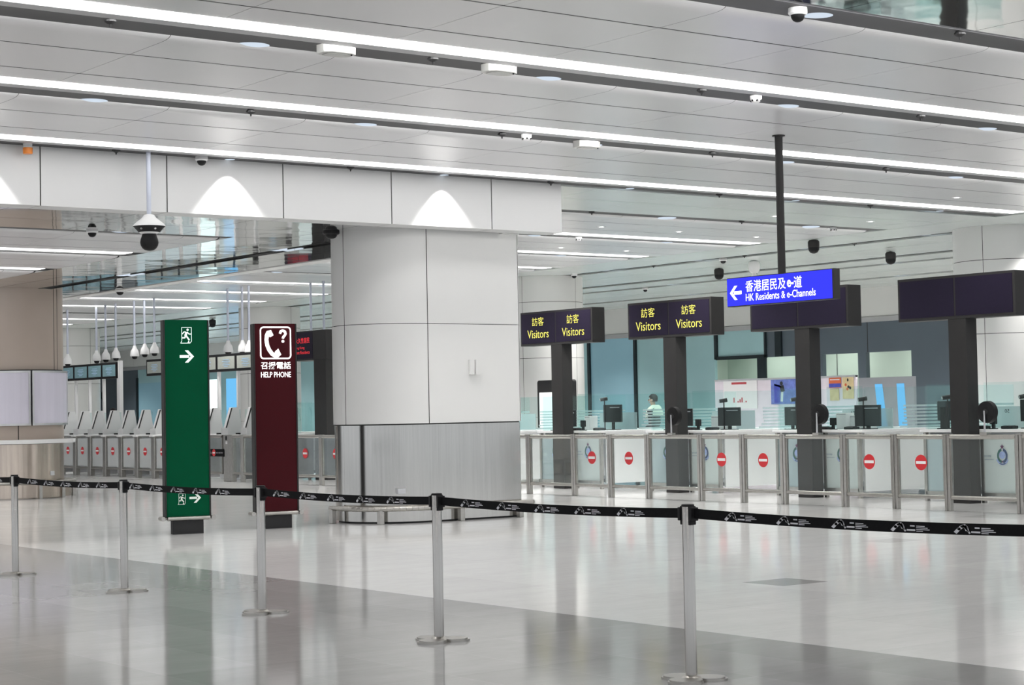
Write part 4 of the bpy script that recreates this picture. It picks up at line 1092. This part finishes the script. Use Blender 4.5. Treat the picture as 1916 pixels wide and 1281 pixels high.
def keypad(y, lab, h=.33):
    o = empty('document_stand', lab, 'stand', (22.1, y, 1.075), 0, 'slanted dark stands on the counters')
    mb = MB(); vs = [(-.02, -.05, 0), (.03, -.05, 0), (.03, .05, 0), (-.02, .05, 0), (.04, -.0, h), (.08, .0, h), (.08, .09, h), (.04, .09, h)]
    mb.add(vs, [(3, 2, 1, 0), (4, 5, 6, 7), (0, 1, 5, 4), (1, 2, 6, 5), (2, 3, 7, 6), (3, 0, 4, 7)])
    mb.build('column', M_dark, o); MB().box(-.06, .08, -.07, .08, 0, .015).build('base', M_dark2, o)
for y, l in ((28.28, 'beside the first yellow display post'), (24.98, 'beside the second yellow display post'), (18.72, 'left of the right dark post')): keypad(y, 'slanted dark document stand '+l)
keypad(37.05, 'slanted dark document stand below the red-lettered display')
def speaker(x, y, lab):
    o = empty('counter_terminal', lab, 'terminal', (x, y, 1.075), 0, 'small black counter terminals')
    MB().box(-.03, .03, -.05, .05, .07, .19).build('head', M_dark2, o, bevel=.006)
    MB().box(-.02, .02, -.02, .02, .0, .07).build('stem', M_dark2, o)
    MB().box(-.06, .06, -.035, .035, 0, .012).build('foot', M_dark2, o)
for y, l in ((27.30, 'right of the first yellow display post'), (24.10, 'right of the second yellow display post'), (20.90, 'right of the third post, by the white boxes'), (18.15, 'left of the right dark post'), (17.70, 'behind the last fan')): speaker(22.0, y, 'small black upright terminal '+l)
def passport(x, y, lab):
    o = empty('passport_reader', lab, 'scanner', (x, y, 1.075), 0, 'black passport readers')
    MB().box(-.08, .08, -.10, .10, 0, .045).build('body', M_dark2, o, bevel=.012)
    MB().box(-.05, .05, -.07, .07, .045, .05).build('glass', M_screen, o)
for y, l in ((27.6, 'left of the first black terminal'), (26.88, 'right of the first black terminal'), (24.35, 'left of the second black terminal'), (23.80, 'by the small white box'), (21.15, 'left of the third black terminal'), (20.55, 'in front of the wide white box'), (17.95, 'below the last fan'), (17.45, 'right of the last fan')): passport(22.05, y, 'low black passport reader '+l)
def wbox(x, y, w_, h_, lab, d_=.2):
    o = empty('white_box', lab, 'box', (x, y, 1.075), 0, 'white boxes on the counters')
    MB().box(-d_/2, d_/2, -w_/2, w_/2, 0, h_).build('case', M_whitep, o, bevel=.008)
    MB().box(-d_/2-.002, -d_/2+.004, -w_/2+.01, w_/2-.01, h_-.03, h_-.022).build('lid_line', M_greyp, o)
wbox(22.6, 27.80, .16, .27, 'tall white box behind the first black terminal')
wbox(22.7, 24.25, .34, .24, 'pale box just right of the second display post')
wbox(22.6, 23.98, .22, .20, 'white box left of the poster board monitor')
wbox(22.6, 21.20, .22, .26, 'tall pale box right of the third fan')
wbox(22.7, 20.95, .52, .22, 'wide white box right of the third display post')

def fan(y, lab):
    o = empty('desk_fan', lab, 'fan', (XG, y, 1.04), 0, 'black fans clipped to the gate rail')
    MB().box(-.04, .04, -.06, .06, -.01, .03).build('clamp', M_steelh, o, bevel=.006)
    MB().tube((0, 0, .03), (0, 0, .32), .014, .010, 10).build('stem', M_alu, o)
    c = (0.06, .0, .30)
    mb = MB()
    mb.tube((.03, 0, c[2]), (.10, 0, c[2]), .145, .150, 32)
    mb.tube((.02, 0, c[2]), (.03, 0, c[2]), .12, .145, 32)
    mb.build('guard', M_dark2, o, smooth=True)
    MB().tube((0.0, 0, c[2]), (.025, 0, c[2]), .035, .045, 18).build('hub', M_black, o)
fan(22.50, 'black round fan on the rail by the second yellow display post')
fan(19.28, 'black round fan on the rail by the third display post')
fan(16.2, 'black round fan on the rail in front of the pale right column')

# exit signs on the back wall
for x, y, z, l in ((37.966, 48.9, 2.35, 'small lit green exit sign at the right edge of the big column'), (37.966, 84.6, 2.55, 'small lit green exit sign on the wall behind the automatic gates')):
    o = empty('exit_sign', l, 'sign', (x, y, z), 0, 'lit exit signs'); MB().box(-.03, .03, -.28, .28, -.16, .16).build('case', M_dark, o)
    f_ = MB().box(-.036, -.028, -.26, .26, -.14, .14).build('lit_face', M_exit, o)
    mb = MB(); exit_man(mb, facing_nx(-.036, .08, 0), 0, 0, .24); mb.build('exit_graphic', M_green, f_)

# ================================================================== PEOPLE
def skin_mesh(verts, edges, radii, sub=2):
    me = bpy.data.meshes.new('p'); me.from_pydata(verts, edges, [])
    o = bpy.data.objects.new('p', me); COL.objects.link(o)
    sk = o.modifiers.new('skin', 'SKIN'); sk.use_smooth_shade = True
    for i, r in enumerate(radii):
        d = me.skin_vertices[0].data[i]; d.radius = r if isinstance(r, tuple) else (r, r); d.use_root = (i == 0)
    s = o.modifiers.new('sub', 'SUBSURF'); s.levels = sub; s.render_levels = sub
    dg = bpy.context.evaluated_depsgraph_get(); out = bpy.data.meshes.new_from_object(o.evaluated_get(dg))
    bpy.data.objects.remove(o); bpy.data.meshes.remove(me); return out
def person(loc, rot, label, hood):
    """local +X is forward, 1.76 m tall"""
    root = empty('person', label, 'person', loc, rot)
    V = [(0, 0, .96), (0, 0, 1.12), (.0, 0, 1.30), (-.01, 0, 1.44), (0, 0, 1.51), (.015, 0, 1.57)]
    R = [(.13, .16), (.115, .145), (.125, .17), (.09, .13), .052, .05]
    Ed = [(0, 1), (1, 2), (2, 3), (3, 4), (4, 5)]
    def chain(start, pts, rs):
        p = start
        for v, r in zip(pts, rs): V.append(v); R.append(r); Ed.append((p, len(V)-1)); p = len(V)-1
        return p
    for s in (-1, 1):
        chain(0, [(0, s*.095, .86), (.01, s*.10, .50), (-.01, s*.10, .09), (.10, s*.11, .045), (.17, s*.115, .035)], [.088, .060, .045, .04, .03])
        wst = chain(3, [(0, s*.19, 1.40), (-.02, s*.235, 1.14), (.16, s*.21, 1.02), (.22, s*.20, 1.01)], [.062, .048, .036, .026])
        hand = chain(wst, [(.27, s*.19, 1.0)], [(.018, .036)])
        for k in range(4): chain(hand, [(.305+.004*(k in (1, 2)), s*.19+(k-1.5)*.02, 1.0), (.345+.006*(k in (1, 2)), s*.19+(k-1.5)*.022, .985)], [.009, .008])
        chain(wst, [(.25, s*.19-s*.035, 1.0), (.285, s*.19-s*.05, .995)], [.011, .009])
    # head
    h0 = chain(5, [(.025, 0, 1.63), (.015, 0, 1.69), (0.005, 0, 1.735)], [(.072, .062), (.088, .074), (.062, .056)])
    me = skin_mesh(V, Ed, R)
    o = bpy.data.objects.new('body', me); COL.objects.link(o); o.parent = root
    me.materials.append(M_skin); me.materials.append(M_jacket)
    for p in me.polygons:
        c = p.center; p.use_smooth = True
        hand_ = c.x > .19 and c.z < 1.06 and c.z > .9
        p.material_index = 0 if (c.z > 1.485 or hand_) else 1
    # hair, face, ears
    hr = MB()
    hp = [(.004, 1.775), (.05, 1.765), (.082, 1.735), (.094, 1.695), (.092, 1.655), (.082, 1.615)]
    n = 24; vs = []
    for r, z in hp:
        for i in range(n):
            a = 2*pi*i/n; front = max(0, cos(a))
            zz = z if front < .35 else max(z, 1.70+.0*z)
            vs.append((.008+r*1.06*cos(a)-.008*(front > .35), r*.92*sin(a), zz))
    fs = [tuple(range(n))]
    for k in range(len(hp)-1): fs += [(k*n+i, (k+1)*n+i, (k+1)*n+(i+1) % n, k*n+(i+1) % n) for i in range(n)]
    hr.add(vs, fs); hr.build('hair', M_hair, root, smooth=True)
    fc = MB()
    for s in (-1, 1): fc.lathe([(.002, 1.653), (.010, 1.657), (.010, 1.661), (.002, 1.664)], (.092, s*.03), 10)
    fc.build('eyes', M_hair, root)
    MB().tube((.085, 0, 1.66), (.118, 0, 1.632), .008, .014, 10).build('nose', M_skin, root, smooth=True)
    MB().box(.085, .098, -.022, .022, 1.598, 1.606).build('mouth', M_redp, root)
    for s in (-1, 1): MB().tube((.01, s*.074, 1.645), (.012, s*.09, 1.648), .028, .02, 10).build('ear', M_skin, root, smooth=True)
    if hood:
        mb = MB(); n = 24; prof = [(.075, 1.53), (.10, 1.545), (.135, 1.52), (.165, 1.46), (.185, 1.40), (.19, 1.33)]
        vs = []
        for r, z in prof: vs += [(-.01+r*.95*cos(2*pi*i/n), r*1.15*sin(2*pi*i/n), z - .05*max(0, cos(2*pi*i/n))) for i in range(n)]
        fs = []
        for k in range(len(prof)-1): fs += [(k*n+i, k*n+(i+1) % n, (k+1)*n+(i+1) % n, (k+1)*n+i) for i in range(n)]
        mb.add(vs, fs); mb.build('hood', M_hood, root, smooth=True)
    return root
person((25.2, 28.95, -.012), radians(118), 'person with black hair and cream hood seen from behind at the counters', True)
person((22.6, 49.4, -.012), radians(245), 'person with short black hair standing behind the far automatic gates', False)
